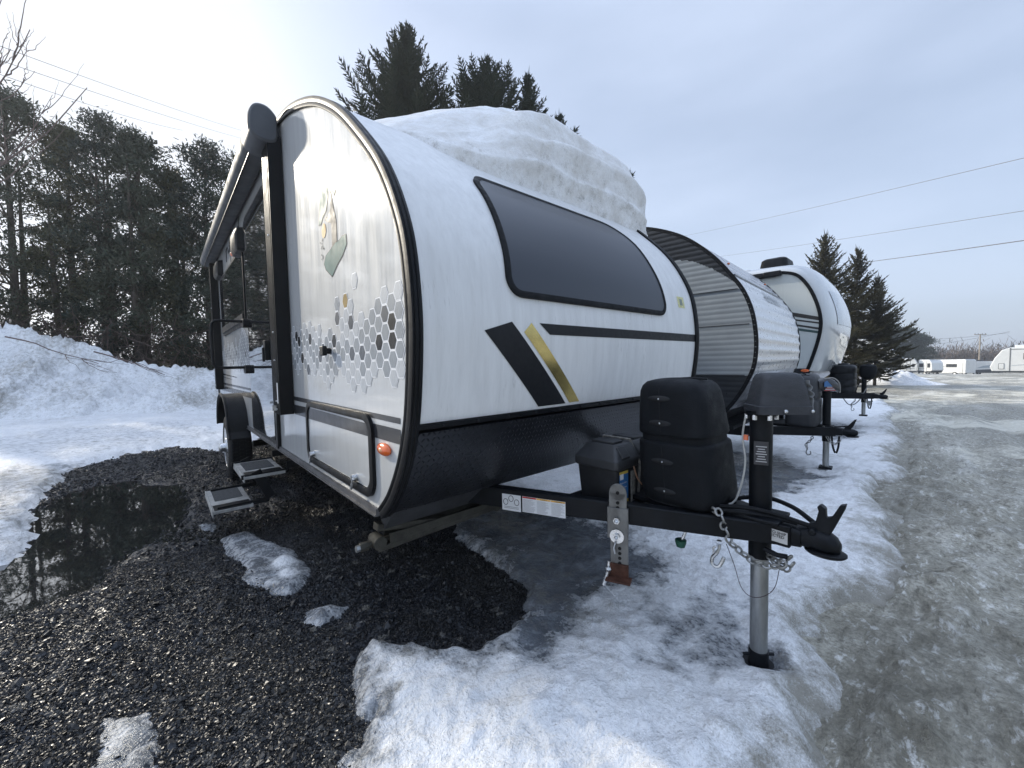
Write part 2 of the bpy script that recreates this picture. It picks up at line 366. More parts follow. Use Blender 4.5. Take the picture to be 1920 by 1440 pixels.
# ---- loose stones, one stuff object
def stones(n,x0,x1,y0,y1,s0,s1,seed):
    g=np.random.default_rng(seed);x=g.uniform(x0,x1,n);y=g.uniform(y0,y1,n)
    keep=(sdf(x,y,GRAVEL)<.03)
    inp=sdf(x,y,PUDDLE)+.18*fbm(x,y,.6,4,31)+.05*fbm(x,y,.12,2,32)
    keep&=(inp>-.02)|(g.random(n)<.12)
    x=x[keep];y=y[keep];n=len(x)
    s=g.uniform(s0,s1,n)*(1+.8*(g.random(n)>.93))
    base=np.array([[1,0,0],[.35,.9,.1],[-.7,.65,0],[-1,-.35,.1],[-.1,-1,0],[.75,-.6,0],[.25,.15,.75],[-.3,-.2,.65],[0,0,-.6]])
    Fb=np.array([[0,1,6],[1,2,6],[2,7,6],[2,3,7],[3,4,7],[4,6,7],[4,5,6],[5,0,6],[1,0,8],[2,1,8],[3,2,8],[4,3,8],[5,4,8],[0,5,8]])
    P=base[None]+g.normal(0,.16,(n,9,3))
    P[:,:,0]*=1;P[:,:,1]*=g.uniform(.55,.95,n)[:,None];P[:,:,2]*=g.uniform(.45,.9,n)[:,None]
    q=g.normal(0,1,(n,4));q[:,1]*=.45;q[:,2]*=.45;q/=np.linalg.norm(q,axis=1)[:,None]
    a,b,c,d=q.T
    Rm=np.stack([1-2*(c*c+d*d),2*(b*c-a*d),2*(b*d+a*c),2*(b*c+a*d),1-2*(b*b+d*d),2*(c*d-a*b),2*(b*d-a*c),2*(c*d+a*b),1-2*(b*b+c*c)],1).reshape(n,3,3)
    P=np.einsum('nij,nkj->nki',Rm,P)*s[:,None,None]
    P[:,:,0]+=x[:,None];P[:,:,1]+=y[:,None];P[:,:,2]+=(bedz(x,y)+s*.25)[:,None]
    return P.reshape(-1,3),(Fb[None]+np.arange(n)[:,None,None]*9).reshape(-1,3)
A=stones(190000,-3.3,-.85,-1.4,1.6,.003,.0062,1);B=stones(36000,-8.5,-3.3,-1.4,3.0,.007,.014,2);C=stones(6000,-3.0,-.85,-1.4,1.5,.007,.013,4)
V=np.vstack([A[0],B[0],C[0]]);F=np.vstack([A[1],B[1]+len(A[0]),C[1]+len(A[0])+len(B[0])])
tag(bigmesh('gravel',V,F,M_GRAV,smooth=False),'loose dark wet crushed stones','gravel',kind='stuff')

# ---- snow cover
def snow_h(X,Y):
    d=sdf(X,Y,GRAVEL)+.22*fbm(X,Y,.33,4,40)*sstep(-2.9,-3.5,X)+.045*fbm(X,Y,.22,3,41)+.035*fbm(X,Y,.07,3,42)
    rx=roadx(Y)-X+.22*fbm(X,Y,.9,3,43)+.12*fbm(X,Y,.2,4,44)
    ice=np.zeros_like(X)
    ice=np.maximum(ice,.75*np.exp(-(np.hypot(X+.45,(Y-1.67))/.13)**2))
    for poly,amt,soft in ICE: ice=np.maximum(ice,amt*sstep(soft,-soft,sdf(X,Y,poly)+.22*fbm(X,Y,.45,4,52)+.10*fbm(X,Y,.1,3,53)))
    ice=np.maximum(ice,.62*sstep(.30,.0,d)*sstep(-3.6,-2.6,-abs(X)) )
    near=sstep(9,5,np.hypot(X,Y))
    t=.028+.022*sstep(.1,.7,d)+.04*fbm(X,Y,.85,4,45)*(1-.5*ice)+.026*fbm(X,Y,.2,4,46)*(1-.7*ice)+.012*near*np.abs(fbm(X,Y,.07,3,47))*(1-.8*ice)
    t+=.03*sstep(.6,.05,rx)*sstep(-.05,.1,rx)*(1+fbm(X,Y,.3,3,48))+.02*near*np.clip(fbm(X,Y,.045,3,54),0,1)*(1-ice)
    t-=.018*ice
    t+=.10*sstep(5,12,-X)*(.5+fbm(X,Y,2.5,3,49))*.4
    # wells round the jack foot
    t-=.06*np.exp(-(np.hypot(X+.48,Y-1.66)/.085)**2)
    e=sstep(-.012,.055,d)*sstep(-.02,.22,rx)
    z=-.03+(t+.03)*e
    drt=.9*sstep(.38,-.06,rx)+.06+.25*sstep(1.2,.2,d)*.3+.45*np.clip(fbm(X,Y,.55,4,50)+.05,0,1)
    return z,d,rx,ice,drt
xs=sorted(set([-v for v in grow(3.2,34,.03,1.03)]+lin(-3.2,.12,.0135)))
ys=sorted(set([-v for v in grow(2.3,26,.08,1.09)]+lin(-2.3,.3,.04)+lin(.3,2.6,.0135)+grow(2.6,75,.016,1.014)))
X,Y=gridmesh(xs,ys)
z,d,rx,ice,drt=snow_h(X,Y);z=z+farz(X,Y)
z+=.35*sstep(14,24,Y)*np.clip(.3+fbm(X,Y,6,3,77),0,1)*sstep(0,2.5,rx)
V=np.stack([X,Y,z],-1).reshape(-1,3)
keep=(d>-.06)&(rx>-.08)
V,F,at=compact(V,gridfaces(len(xs),len(ys),keep),{'ice':ice,'dirt':drt})
tag(bigmesh('snow_cover',V,F,M_SNOW,at),'old trampled snow and grey ice over the lot','snow',kind='structure')
print('snow verts',len(V))

# ---- snow bank on the left
CREST=[(-22,-14),(-19.5,-8),(-18.2,-5),(-17.6,-3.3),(-17.2,-2.6),(-17.1,-1.9),(-16.6,-1.1),(-16.2,-.1),(-15.6,.8),(-15.2,1.8),(-15.4,3.2)]
CH=[2.4,2.5,2.5,2.6,2.55,2.3,2.42,2.0,1.4,1.0,.7]
cp=smooth_path(CREST,160);chh=np.interp(np.linspace(0,1,160),np.linspace(0,1,len(CH)),CH)
X,Y=gridmesh(lin(-24,-11.3,.055),lin(-14,4.2,.055))
dist=np.full(X.shape,1e9);hh=np.zeros(X.shape);side=np.zeros(X.shape)
for (a,b),h in zip(cp,chh):
    dd=np.hypot(X-a,Y-b);m=dd<dist;dist=np.where(m,dd,dist);hh=np.where(m,h,hh);side=np.where(m,X-a,side)
wid=np.where(side>0,3.7,2.0)*(.55+.45*hh/2.3)
u=np.clip(dist/wid,0,1);prof=(1-u)**1.05*(1-.25*np.sin(u*3.14))
h=hh*prof
rough=.34*fbm(X,Y,1.5,4,61)+.42*np.abs(fbm(X,Y,.55,4,62))+.20*np.abs(fbm(X,Y,.2,3,63))
h=h+rough*sstep(0,.35,h)*(.5+.5*hh/2.3)-.04
V=np.stack([X,Y,h],-1).reshape(-1,3)
drt=.25+.5*np.clip(fbm(X,Y,1.2,3,64)+.1,0,1);V,F,at=compact(V,gridfaces(*X.shape,h>-.02),{'ice':.04+.2*np.clip(fbm(X,Y,.8,3,65),0,1),'dirt':drt})
tag(bigmesh('snow_bank',V,F,M_SNOW,at),'high ploughed snow bank in front of the evergreens','snow bank',kind='structure')
# ---- puddle
V,F=[],[]
mw=NT('puddle_water');nw=mw.noise(7,mw.mapping((1,2,1)),3,.5)
M_WATER=mw.set(base=(.012,.013,.014),rough=.015,spec=.8,coat=1.0,coatr=.01,normal=mw.bump(nw,.04,.01))
pp=MB();pp.add([(x,y,-.0285) for x,y in [(-6.6,-1.7),(-6.4,.6),(-3.6,.6),(-2.4,-.2),(-1.8,-.9),(-2.0,-2.1),(-3.4,-2.4),(-4.6,-2.0)]],[tuple(range(8))])
tag(pp.build('puddle',M_WATER,smooth=False),'meltwater puddle mirroring the trees','puddle',kind='structure')
# ---- ice patches lying on the gravel
def ice_patch(poly,label,h,lumps=(),seed=0):
    P=np.array(poly);c=P.mean(0);X,Y=gridmesh(lin(P[:,0].min()-.08,P[:,0].max()+.08,.012),lin(P[:,1].min()-.08,P[:,1].max()+.08,.012))
    d=sdf(X,Y,poly)+.025*fbm(X,Y,.12,3,seed)+.012*fbm(X,Y,.04,2,seed+1)
    z=-.02+h*sstep(.0,-.07,d)*(1+.35*fbm(X,Y,.15,3,seed+2)) -.02*sstep(-.012,.01,d);ic=np.full(X.shape,.60)+.1*fbm(X,Y,.3,3,seed+3)
    for lx,ly,lr,lh in lumps:
        q=np.exp(-((X-lx)**2+((Y-ly)*1.5)**2)/lr**2)*(1+.5*fbm(X,Y,.05,2,seed+5));z+=lh*q;ic-=.6*np.clip(q*1.4,0,1)
    V,F,at=compact(np.stack([X-c[0],Y-c[1],z],-1).reshape(-1,3),gridfaces(*X.shape,d<.012),{'ice':np.clip(ic,0,1),'dirt':np.full(X.shape,.12)})
    o=bigmesh('ice_patch',V,F,M_SNOW,at);o.location=(c[0],c[1],0)
    return tag(o,label,'ice patch','ice patches left on the black gravel')
ice_patch([(-3.349,.265),(-3.374,.44),(-3.136,.499),(-2.763,.612),(-2.45,.608),(-2.324,.575),(-2.247,.454),(-2.37,.369),(-2.555,.24),(-2.836,.323),(-3.042,.251)],'largest grey ice patch on the gravel with two white lumps',.03,[(-2.62,.50,.065,.028),(-2.46,.49,.05,.022)],71)
ice_patch([(-2.053,.481),(-2.049,.59),(-1.968,.653),(-1.897,.591),(-1.894,.497),(-1.964,.459)],'small bare ice patch between the biggest patch and the snow edge',.03,(),81)
ice_patch([(-3.765,.188),(-3.696,.264),(-3.551,.246),(-3.635,.196)],'tiny sliver of ice on the gravel in front of the lower entry step',.02,(),91)
ice_patch([(-1.90,-.20),(-1.80,-.06),(-1.62,-.03),(-1.45,-.02),(-1.38,-.12),(-1.5,-.25),(-1.7,-.2)],'thin ice crust with holes at the near edge of the gravel',.016,(),97)
# ================================================================ shared materials
BLK=pm('black_plastic',(.012,.0135,.016),.50,0,.25,9,.35,160,spec=.2)
CVR=pm('black_textured_cover',(.008,.0095,.012),.6,0,.25,7,.6,260,spec=.16)
GRYCOV=pm('faded_grey_plastic',(.036,.039,.046),.62,0,.22,10,.5,160,stretch=(1,1,2.5))
FRM=pm('black_painted_steel',(.006,.0075,.010),.45,0,.4,14,.25,90,coat=.03,coatr=.3,spec=.18)
RUB=pm('black_rubber',(.009,.010,.012),.65,0,.3,20,.3,200,spec=.18)
TRIM=pm('black_trim',(.006,.007,.009),.45,0,.2,10,.1,80,coat=.0,spec=.18)
ALU=pm('bright_metal',(.62,.63,.64),.28,1,.12,30,.1,200)
STL=pm('galvanised_steel',(.38,.39,.39),.42,.9,.28,22,.3,120,stretch=(1,1,.25))
CHN=pm('zinc_chain',(.34,.34,.33),.42,.85,.3,60,.2,200)
RST=pm('rusty_steel',(.085,.035,.022),.75,.3,.45,25,.6,120)
BRK=pm('grey_bracket_steel',(.17,.17,.165),.48,.6,.35,18,.3,90,stretch=(1,1,.4))
WHT=pm('white_sticker',(.72,.73,.74),.45,0,.05,8)
ORG=pm('orange_lens',(.72,.13,.02),.18,0,.1,8,coat=.6)
REDM=pm('red_print',(.5,.03,.03),.5);YELM=pm('amber_print',(.75,.42,.08),.5);INK=pm('black_print',(.03,.03,.03),.6)
GOLD=pm('gold_foil_vinyl',(.62,.50,.20),.22,.85,.25,6,stretch=(1,1,1))
DKG=pm('dark_grey_vinyl',(.020,.022,.027),.5,0,.1,8,coat=.5,coatr=.11,spec=.1)
GREEN=pm('green_rubber',(.015,.09,.055),.5);BLUEL=pm('blue_label',(.03,.13,.32),.45);GOLDL=pm('yellow_label',(.55,.40,.08),.45)
WIRE=pm('copper_wire',(.35,.20,.13),.5);WIREW=pm('white_wire',(.5,.5,.48),.5)
UND=pm('underbelly_sheet',(.028,.030,.034),.7,0,.3,6,.3,60)
def mat_panel(name,c,coat,coatr,streak,rough=.35,grime=False):
    t=NT(name);v=t.mapping((7,7,.5));n=t.noise(3.2,v,7,.7);n2=t.noise(1.3,None,4,.6);n3=t.noise(55,t.mapping((1,1,.35)),4,.7)
    col=t.ramp(n,[(.30,tuple(x*(1-streak) for x in c)),(.62,c)])
    col=t.mix(t.ramp(n2,[(.35,.0),(.75,.22)]),col,tuple(x*.80 for x in c))
    sp=t.ramp(n3,[(.66,0),(.78,.30)]);col=t.mix(sp,col,(.30,.28,.24))
    if grime:
        g1=t.noise(120,t.mapping((.5,1,.12)),3,.7);g2=t.noise(1.6,None,4,.6);col=t.mix(t.math('MULTIPLY',t.ramp(g1,[(.60,0),(.70,.40)]),t.ramp(g2,[(.52,0),(.64,1)])),col,(.16,.15,.13))
        g3=t.noise(5,t.mapping((4,6,.35)),5,.7);col=t.mix(t.ramp(g3,[(.56,0),(.74,.16)]),col,(.42,.40,.35))
    t.set(base=col,rough=t.ramp(n,[(.3,min(1,rough*1.4)),(.7,rough)]),coat=coat,coatr=coatr,spec=.5,normal=t.bump(t.noise(2.2,None,3,.5),.05,.02));return t.m
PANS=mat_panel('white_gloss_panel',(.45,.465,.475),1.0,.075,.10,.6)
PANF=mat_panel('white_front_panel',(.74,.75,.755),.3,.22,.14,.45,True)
def mat_guard():
    t=NT('black_tread_plate')
    # diamond tread: two crossed sets of short raised bars
    def bars(rot,off):
        m=t.add('ShaderNodeMapping');m.inputs['Rotation'].default_value=(0,0,0);m.inputs['Scale'].default_value=(1,1,1)
        s=t.add('ShaderNodeSeparateXYZ');t.link(t.tc.outputs['Object'],s.inputs[0])
        c,si=math.cos(rot),math.sin(rot)
        u=t.math('ADD',t.math('MULTIPLY',s.outputs['Y'],c),t.math('MULTIPLY',s.outputs['Z'],si))
        v=t.math('SUBTRACT',t.math('MULTIPLY',s.outputs['Z'],c),t.math('MULTIPLY',s.outputs['Y'],si))
        u=t.math('ADD',u,off);v=t.math('ADD',v,off)
        fu=t.math('ABSOLUTE',t.math('SUBTRACT',t.math('FRACT',t.math('MULTIPLY',u,34.)),.5))
        fv=t.math('ABSOLUTE',t.math('SUBTRACT',t.math('FRACT',t.math('MULTIPLY',v,34.)),.5))
        e=t.math('ADD',t.math('MULTIPLY',fu,1.75),t.math('MULTIPLY',fv,5.0))
        return t.math('SUBTRACT',1.0,t.math('MULTIPLY',e,1.55),True)
    h=t.math('MAXIMUM',bars(.785,0),bars(-.785,.0147))
    n=t.noise(9,t.mapping((1,1,.3)),4,.6);n2=t.noise(1.2,None,3,.5)
    col=t.ramp(n,[(.3,(.006,.007,.010)),(.7,(.012,.014,.019))])
    t.set(base=col,rough=t.ramp(n2,[(.35,.24),(.65,.36)]),spec=.5,normal=t.bump(h,1.0,.010),coat=0,coatr=.2);return t.m
GUARD=mat_guard()
GLS=NT('tinted_window').set(base=(.040,.047,.062),rough=.38,spec=.35,coat=.12,coatr=.05)
def mat_door():
    t=NT('black_glass_door');t.set(base=(.018,.020,.024),rough=.035,spec=.8,coat=1.0,coatr=.02,normal=t.bump(t.noise(2.0,None,2,.5),.06,.02));return t.m
DOORM=mat_door()

# ================================================================ camper in the foreground
B1=np.array([-4.0,1.01,0.0]);W1=2.02
def trailer_root(base,name,label,cat,yaw=0,group=None):
    o=empty(name,label=label,cat=cat,group=group)
    m=Matrix([list(r) for r in TW])@Matrix.Rotation(yaw,3,'Z')
    o.matrix_world=Matrix.Translation(Vector(t2w(base)))@m.to_4x4();return o
T1=trailer_root(B1,'travel_trailer','white teardrop-nosed camper with a thick slab of snow on its roof, nearest of the row','travel trailer',0,'travel trailers parked side by side')
PB=[(-1.439,.586),(-1.359,.652),(-1.301,.728),(-1.249,.807),(-1.212,.893),(-1.189,.96),(-1.175,1.03),(-1.16,1.127),(-1.149,1.245),(-1.147,1.30),(-1.151,1.361),(-1.161,1.45),(-1.182,1.561),(-1.227,1.667),(-1.286,1.772),(-1.361,1.874),(-1.457,1.974),(-1.566,2.076),(-1.688,2.183),(-1.844,2.295),(-2.067,2.422),(-2.385,2.552),(-2.681,2.632),
 (-3.1,2.70),(-3.8,2.735),(-5.6,2.72),(-6.2,2.66),(-6.6,2.5),(-6.9,2.2),(-7.05,1.8),(-7.1,1.3),(-7.1,.586)]
def make_prof(pts,n):
    P=smooth_path(pts,n)
    for _ in range(3):
        Q=P.copy();Q[1:-1]=(P[:-2]+P[1:-1]*2+P[2:])/4;P=Q
    T=np.gradient(P,axis=0);T/=np.linalg.norm(T,axis=1)[:,None];N=np.stack([T[:,1],-T[:,0]],1);return P,N
P1,N1=make_prof(PB,260)
def shell(mb,P,N,i0,i1,y0,y1,off=0,th=.02,ny=2,mi=0):
    """closed curved sheet following profile i0..i1 between y0 and y1"""
    A=P[i0:i1+1]+N[i0:i1+1]*off;Bq=A-N[i0:i1+1]*th
    ys_=np.linspace(y0,y1,ny)
    R_=[[ (a[0],y,a[1]) for a in A]+[(b[0],y,b[1]) for b in Bq[::-1]] for y in ys_]
    return mb.rings(R_,True,mi)
iz=lambda P,z:int(np.argmin(np.abs(P[:len(P)//2,1]-z)))
k965=iz(P1,.965);kroof=int(np.argmin(np.abs(P1[:,0]+2.7)+np.where(P1[:,1]>2,0,9)));krear=int(np.argmin(np.abs(P1[:,0]+6.4)+np.where(P1[:,1]>2,0,9)))
N_=len(P1)-1
def bT(mb,name,mats,parent=T1,**k): return mb.build(name,mats,parent,B1,**k)
fw=bT(shell(MB(),P1,N1,k965,kroof,.012,W1-.012,0,.02,12),'front_wall',PANF)
rf=bT(shell(MB(),P1,N1,kroof,krear,.012,W1-.012,0,.02,3),'roof',PANF)
bT(shell(MB(),P1,N1,krear,N_,.012,W1-.012,0,.02,3),'rear_wall',PANF)
rg=bT(shell(MB(),P1,N1,0,k965-1,.012,W1-.012,.004,.02,12),'rock_guard',GUARD)
mb=MB()                                   # rock guard top rail and screws
seg=[P1[k965-1]*(1-t)+P1[k965]*t+N1[k965]*.010 for t in (.45,.7,1.0)]
mb.rings([[(p[0],y,p[1]) for p in seg]+[(p[0]-.02,y,p[1]) for p in seg[::-1]] for y in (.02,W1-.02)])
bT(mb,'guard_edge_strip',TRIM,rg)
q=P1[k965-1]*.25+P1[k965]*.75+N1[k965-1]*.011
pieces('screw',BLK,[(lambda m,y=.12+i*.15:m.sphere((q[0],y,q[1]),.0065,8)) for i in range(13)],rg,B1)
mb=MB();i0,i1=0,k965-4
mb.rings([[(P1[i][0]+N1[i][0]*.0062,y,P1[i][1]+N1[i][1]*.0062) for y in (.555,.559)] for i in range(i0,i1,3)],cap=False,closed=False)
bT(mb,'plate_seam',BLK,rg)
# side walls
poly=[tuple(p-n*.006) for p,n in zip(P1,N1)]
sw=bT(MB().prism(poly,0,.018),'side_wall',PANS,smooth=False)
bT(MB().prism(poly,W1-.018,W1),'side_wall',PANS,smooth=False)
bT(MB().box((-4.3,W1/2,.582),(5.6,W1-.05,.02)),'underbelly',UND)
# edge trims, ribbed rubber over an aluminium channel
def trim(P,N,y,sgn,mb,k=1):
    cs=[(0.030,.003),(.030,.010),(.020,.013),(.016,.009),(.012,.013),(.004,.013),(0.0,.009),(-.004,.013),(-.009,.012),(-.011,.002),(-.0115,-.010),(-.009,-.014),(-.0115,-.018),(-.0115,-.030),(-.009,-.033),(-.001,-.033)]
    return mb.rings([[(p[0]+n[0]*o*k,y+sgn*w_*k,p[1]+n[1]*o*k) for w_,o in cs] for p,n in zip(P,N)],True)
bT(trim(P1,N1,0,1,MB()),'edge_trim',TRIM);bT(trim(P1,N1,W1,-1,MB()),'edge_trim',TRIM)
mb=MB();mb.box((-4.28,-.006,.590),(5.62,.016,.026));mb.box((-4.28,-.010,.578),(5.62,.02,.006));bT(mb,'sill_trim',pm('grey_sill',(.10,.10,.105),.5,.3,.3))
# decal helper on near side wall (faces -Y)
def side_poly(mb,pts,off=.0015,mi=0,flip=False):
    o=len(mb.v);mb.v+=[(x,-off,z) for x,z in pts];mb.f.append(tuple(range(o,o+len(pts))));mb.m.append(mi)
# side stripes
mb=MB()
for x0,x1 in ((-2.72,-1.262),(-7.05,-4.17)):
    mb=MB();side_poly(mb,[(x0,.9765),(x0,.952),(x1,.9515),(x1,.972)]);side_poly(mb,[(x0,.926),(x0,.866),(x1,.880),(x1,.932)])
    bT(mb,'side_stripe',DKG,sw,smooth=False)
mb=MB();side_poly(mb,[(-6.6,1.10),(-6.6,1.085),(-5.2,1.055),(-5.2,1.065)]);side_poly(mb,[(-6.6,1.06),(-6.6,1.05),(-5.6,1.03),(-5.6,1.035)])
bT(mb,'side_stripe',DKG,sw,smooth=False)
# honeycomb print
HX=[pm('hex_light',(.42,.44,.46),.45,0,.04,coat=.4,coatr=.11,spec=.1),pm('hex_mid',(.25,.27,.29),.45,0,.04,coat=.4,coatr=.11,spec=.1),pm('hex_grey',(.085,.095,.11),.45,0,.04,coat=.4,coatr=.11,spec=.1),pm('hex_black',(.010,.012,.015),.45,coat=.3,coatr=.11,spec=.1),pm('hex_gold',(.26,.18,.06),.45,coat=.3,coatr=.11,spec=.1),pm('hex_outline',(.80,.81,.83),.45,coat=.4,coatr=.11,spec=.1)]
def hexes(mb,x0,x1,z0,z1,cw,rh,seed,fixed=()):
    a=cw/1.5;nx=int((x1-x0)/cw)
    def hexp(cx,cz,s): return [(cx+s*a*u,cz+s*rh*.5*v) for u,v in ((1,0),(.5,1),(-.5,1),(-1,0),(-.5,-1),(.5,-1))]
    fx=[]
    for X_,Z_,m in fixed:
        i=round((X_-x0)/cw);j=round((Z_-z0-(i%2)*rh/2)/rh);fx.append((i,j,m))
    fd={(i,j):m for i,j,m in fx};g=random.Random(seed)
    for i in range(nx+1):
        for j in range(-1,int((z1-z0)/rh)+2):
            cx=x0+i*cw;cz=z0+j*rh+(i%2)*rh/2;t=(cx-x0)/(x1-x0)
            lo=z0+.02+.03*(1-t)*abs(math.sin(i*.21));hi=z0+(z1-z0)*(.72+.28*t)
            v=(cz-lo)/(hi-lo);
            n=float(fbm(np.array([cx]),np.array([cz]),.17,3,seed+3)[0])
            if (i,j) in fd: m=fd[(i,j)]
            else:
                if v<-.15 or v>1.15: continue
                p=1-abs(v-.45)*1.45+n*1.0
                if p<.14+g.random()*.25: continue
                m=1 if p>.55 else 0
                if g.random()<.12: m=0
                if g.random()<.03: m=2
            side_poly(mb,hexp(cx,cz,.99),.0012,5)
            side_poly(mb,hexp(cx,cz,.875),.0018,m)
mb=MB()
hexes(mb,-2.70,-1.225,1.075,1.47,.056,.065,5,[(-1.40,1.255,3),(-1.318,1.30,3),(-1.274,1.245,3),(-1.7,1.19,2),(-1.918,1.252,3),(-1.886,1.379,2),(-1.759,1.41,4),(-2.12,1.204,2),(-2.06,1.22,2),(-2.324,1.332,3),(-2.574,1.331,3),(-2.523,1.284,3),(-2.476,1.235,3),(-2.377,1.138,2),(-1.84,1.46,1),(-1.66,1.49,0)])
bT(mb,'honeycomb_print',HX,sw,smooth=False);mb=MB()
hexes(mb,-6.4,-4.25,1.16,1.52,.056,.065,8,[(-4.8+.3*i,1.2+.05*(i*7%5),3) for i in range(-5,2)])
bT(mb,'honeycomb_print',HX,sw,smooth=False)
# painted tree with gold moon (generic)
OUT=pm('print_outline',(.03,.04,.05),.5,coat=.12,spec=.05);TEAL=pm('print_teal',(.045,.12,.12),.5,coat=.12,spec=.05);BARK=pm('print_bark',(.07,.065,.065),.5,coat=.12,spec=.05);MOON=pm('print_moon',(.50,.33,.14),.5,coat=.12,spec=.05)
mb=MB()
def blob(pts,m,g=.006):
    P=np.array(pts);c=P.mean(0);side_poly(mb,[tuple(c+(p-c)*(1+g/np.linalg.norm(p-c))) for p in P],.0012,0);side_poly(mb,pts,.0018,m)
blob([(-1.985,1.608),(-1.90,1.563),(-1.83,1.60),(-1.76,1.625),(-1.705,1.66),(-1.71,1.70),(-1.76,1.705),(-1.80,1.695),(-1.86,1.70),(-1.90,1.685),(-1.98,1.672),(-2.01,1.64)],1)
blob([(-1.885,1.69),(-1.82,1.70),(-1.822,1.79),(-1.85,1.85),(-1.875,1.93),(-1.895,1.93),(-1.885,1.86),(-1.935,1.83),(-1.96,1.845),(-1.965,1.83),(-1.93,1.812),(-1.885,1.80)],2,.005)
blob([(-2.07,1.835),(-2.03,1.83),(-2.00,1.855),(-1.95,1.87),(-1.92,1.92),(-1.90,1.985),(-1.95,2.0),(-2.01,1.98),(-2.04,1.92)],1)
blob([(-1.86,1.93),(-1.83,1.90),(-1.80,1.92),(-1.81,1.98),(-1.86,2.0)],1)
side_poly(mb,[(-1.995+.032*math.cos(a),1.79+.033*math.sin(a)) for a in np.linspace(0,6.28,20,endpoint=False)],.002,3)
g=random.Random(3)
for i in range(16): 
    x=-2.06+.05*g.random();z=1.66+.10*g.random();side_poly(mb,[(x,z),(x+.008,z),(x+.008,z+.008),(x,z+.008)],.002,0)
bT(mb,'painted_tree',[OUT,TEAL,BARK,MOON],sw,smooth=False)
# r-pod lettering
def flat_text(mb,txt,size,o,u,v,nrm=.0015,mi=0,bold=0,wscale=1):
    V,F=text_geo(txt,size,bold);o=np.array(o,float);u=np.array(u,float);v=np.array(v,float)
    u/=np.linalg.norm(u);v/=np.linalg.norm(v)
    if len(V): mb.add([o+u*p[0]*wscale+v*p[1] for p in V],F,mi)
    return mb
flat_text(mb:=MB(),'r-pod',.30,(-5.55,-.002,2.36),(1,0,0),(0,0,1),bold=.006,wscale=1.6);bT(mb,'lettering',DKG,sw,smooth=False,recalc=False)
# baggage door
bd=MB();bo=rrect(-2.42,-1.488,.632,.965,[.075,.075,.075,.075],8);bi=rrect(-2.388,-1.522,.664,.938,.055,8)
n=len(bo);R_=[]
for off,pl in ((0.0,bo),(.014,bo),(.018,[((a[0]+b[0])/2,(a[1]+b[1])/2) for a,b in zip(bo,bi)]),(.014,bi),(.002,bi)): R_.append([(x,-off,z) for x,z in pl])
fr=MB().rings(R_,False);frame=bT(fr,'baggage_door',TRIM)
mb=MB().prism(rrect(-2.386,-1.524,.666,.936,.053,8),-.0075,-.0005);dp=bT(mb,'door_panel',PANS,frame,smooth=False)
mb=MB();
for off in (.0085,): mb.v+=[(-2.386,-off,.932),(-2.386,-off,.869),(-1.524,-off,.877),(-1.524,-off,.927)];mb.f.append((0,1,2,3));mb.m.append(0)
bT(mb,'side_stripe',DKG,frame,smooth=False)
for X_,Z_ in ((-2.303,.687),(-1.68,.685)):
    mb=MB();mb.cyl((X_,-.008,Z_),(X_,-.030,Z_),.016,.013,16);mb.box((X_+.012,-.032,Z_-.022),(.012,.006,.055),rot=[[.87,0,.5],[0,1,0],[-.5,0,.87]]);bT(mb,'latch',ALU,frame)
def marker(X_,Z_,p=T1,w_=.055,h_=.024):
    mb=MB();mb.sphere((X_,-.006,Z_),1,20,0,(w_,.016,h_));mk=bT(mb,'marker_light',ORG,p);mb=MB();mb.sphere((X_,-.017,Z_),1,12,0,(.018,.009,.010));bT(mb,'lens_centre',pm('amber_glass',(.8,.35,.15),.1,coat=1),mk)
marker(-1.393,.846);marker(-5.0,2.335)
mb=MB();mb.cyl((-1.975,0,1.227),(-1.975,-.028,1.227),.014,.014,12);mb.box((-1.972,-.034,1.227),(.05,.02,.045));bT(mb,'exterior_hook',BLK,bevel=.004)
# entry door
mb=MB().prism(rrect(-4.17,-3.20,.61,2.44,[.03,.12,.12,.03],6),-.016,-.001);dr_=bT(mb,'entry_door',TRIM,smooth=False)
bT(MB().prism(rrect(-4.145,-3.225,.635,2.415,[.02,.10,.10,.02],6),-.022,-.0165),'door_glass',DOORM,dr_,smooth=False)
mb=MB();mb.box((-3.30,-.035,1.28),(.07,.03,.14));mb.box((-3.30,-.055,1.25),(.025,.015,.10));bT(mb,'door_handle',BLK,dr_,bevel=.004)
mb=MB().box((-3.165,-.012,.80),(.05,.022,.42));bT(mb,'door_jamb',TRIM,dr_)
# side window
wf=bT(MB().prism(rrect(-6.12,-4.31,1.56,2.26,.09,6),-.016,-.001),'side_window',TRIM,smooth=False)
bT(MB().prism(rrect(-6.09,-4.34,1.59,2.23,.07,6),-.020,-.0165),'window_glass',DOORM,wf,smooth=False)
bT(MB().prism(rrect(-6.0,-4.36,1.59,1.66,.01,2),-.030,-.0205),'window_vent_rail',BLK,wf,smooth=False)
# speakers
for x0,x1,z0,z1 in ((-4.62,-4.26,2.20,2.42),(-6.25,-5.85,2.26,2.46)):
    mb=MB();mb.rings([[(x,-y,z) for x,z in rrect(x0+q,x1-q,z0+q,z1-q,.04,5)] for y,q in ((.0005,0),(.05,.012),(.065,.035))]);bT(mb,'outdoor_speaker',BLK)
# grab handle hinged beside the door
pth=smooth_path([(-4.20,-.045,1.165),(-4.2,-.22,1.165),(-4.2,-.262,1.18),(-4.2,-.275,1.22),(-4.2,-.275,1.50),(-4.2,-.262,1.55),(-4.2,-.22,1.567),(-4.2,-.045,1.567)],40)
gh=bT(MB().tube(pth,.0125,10),'grab_handle',BLK)
for z_ in (1.155,1.56):
    mb=MB().prism(rrect(-4.26,-4.14,z_-.045,z_+.03,.025,4),-.055,-.002);bT(mb,'handle_bracket',BLK,gh,bevel=.004)
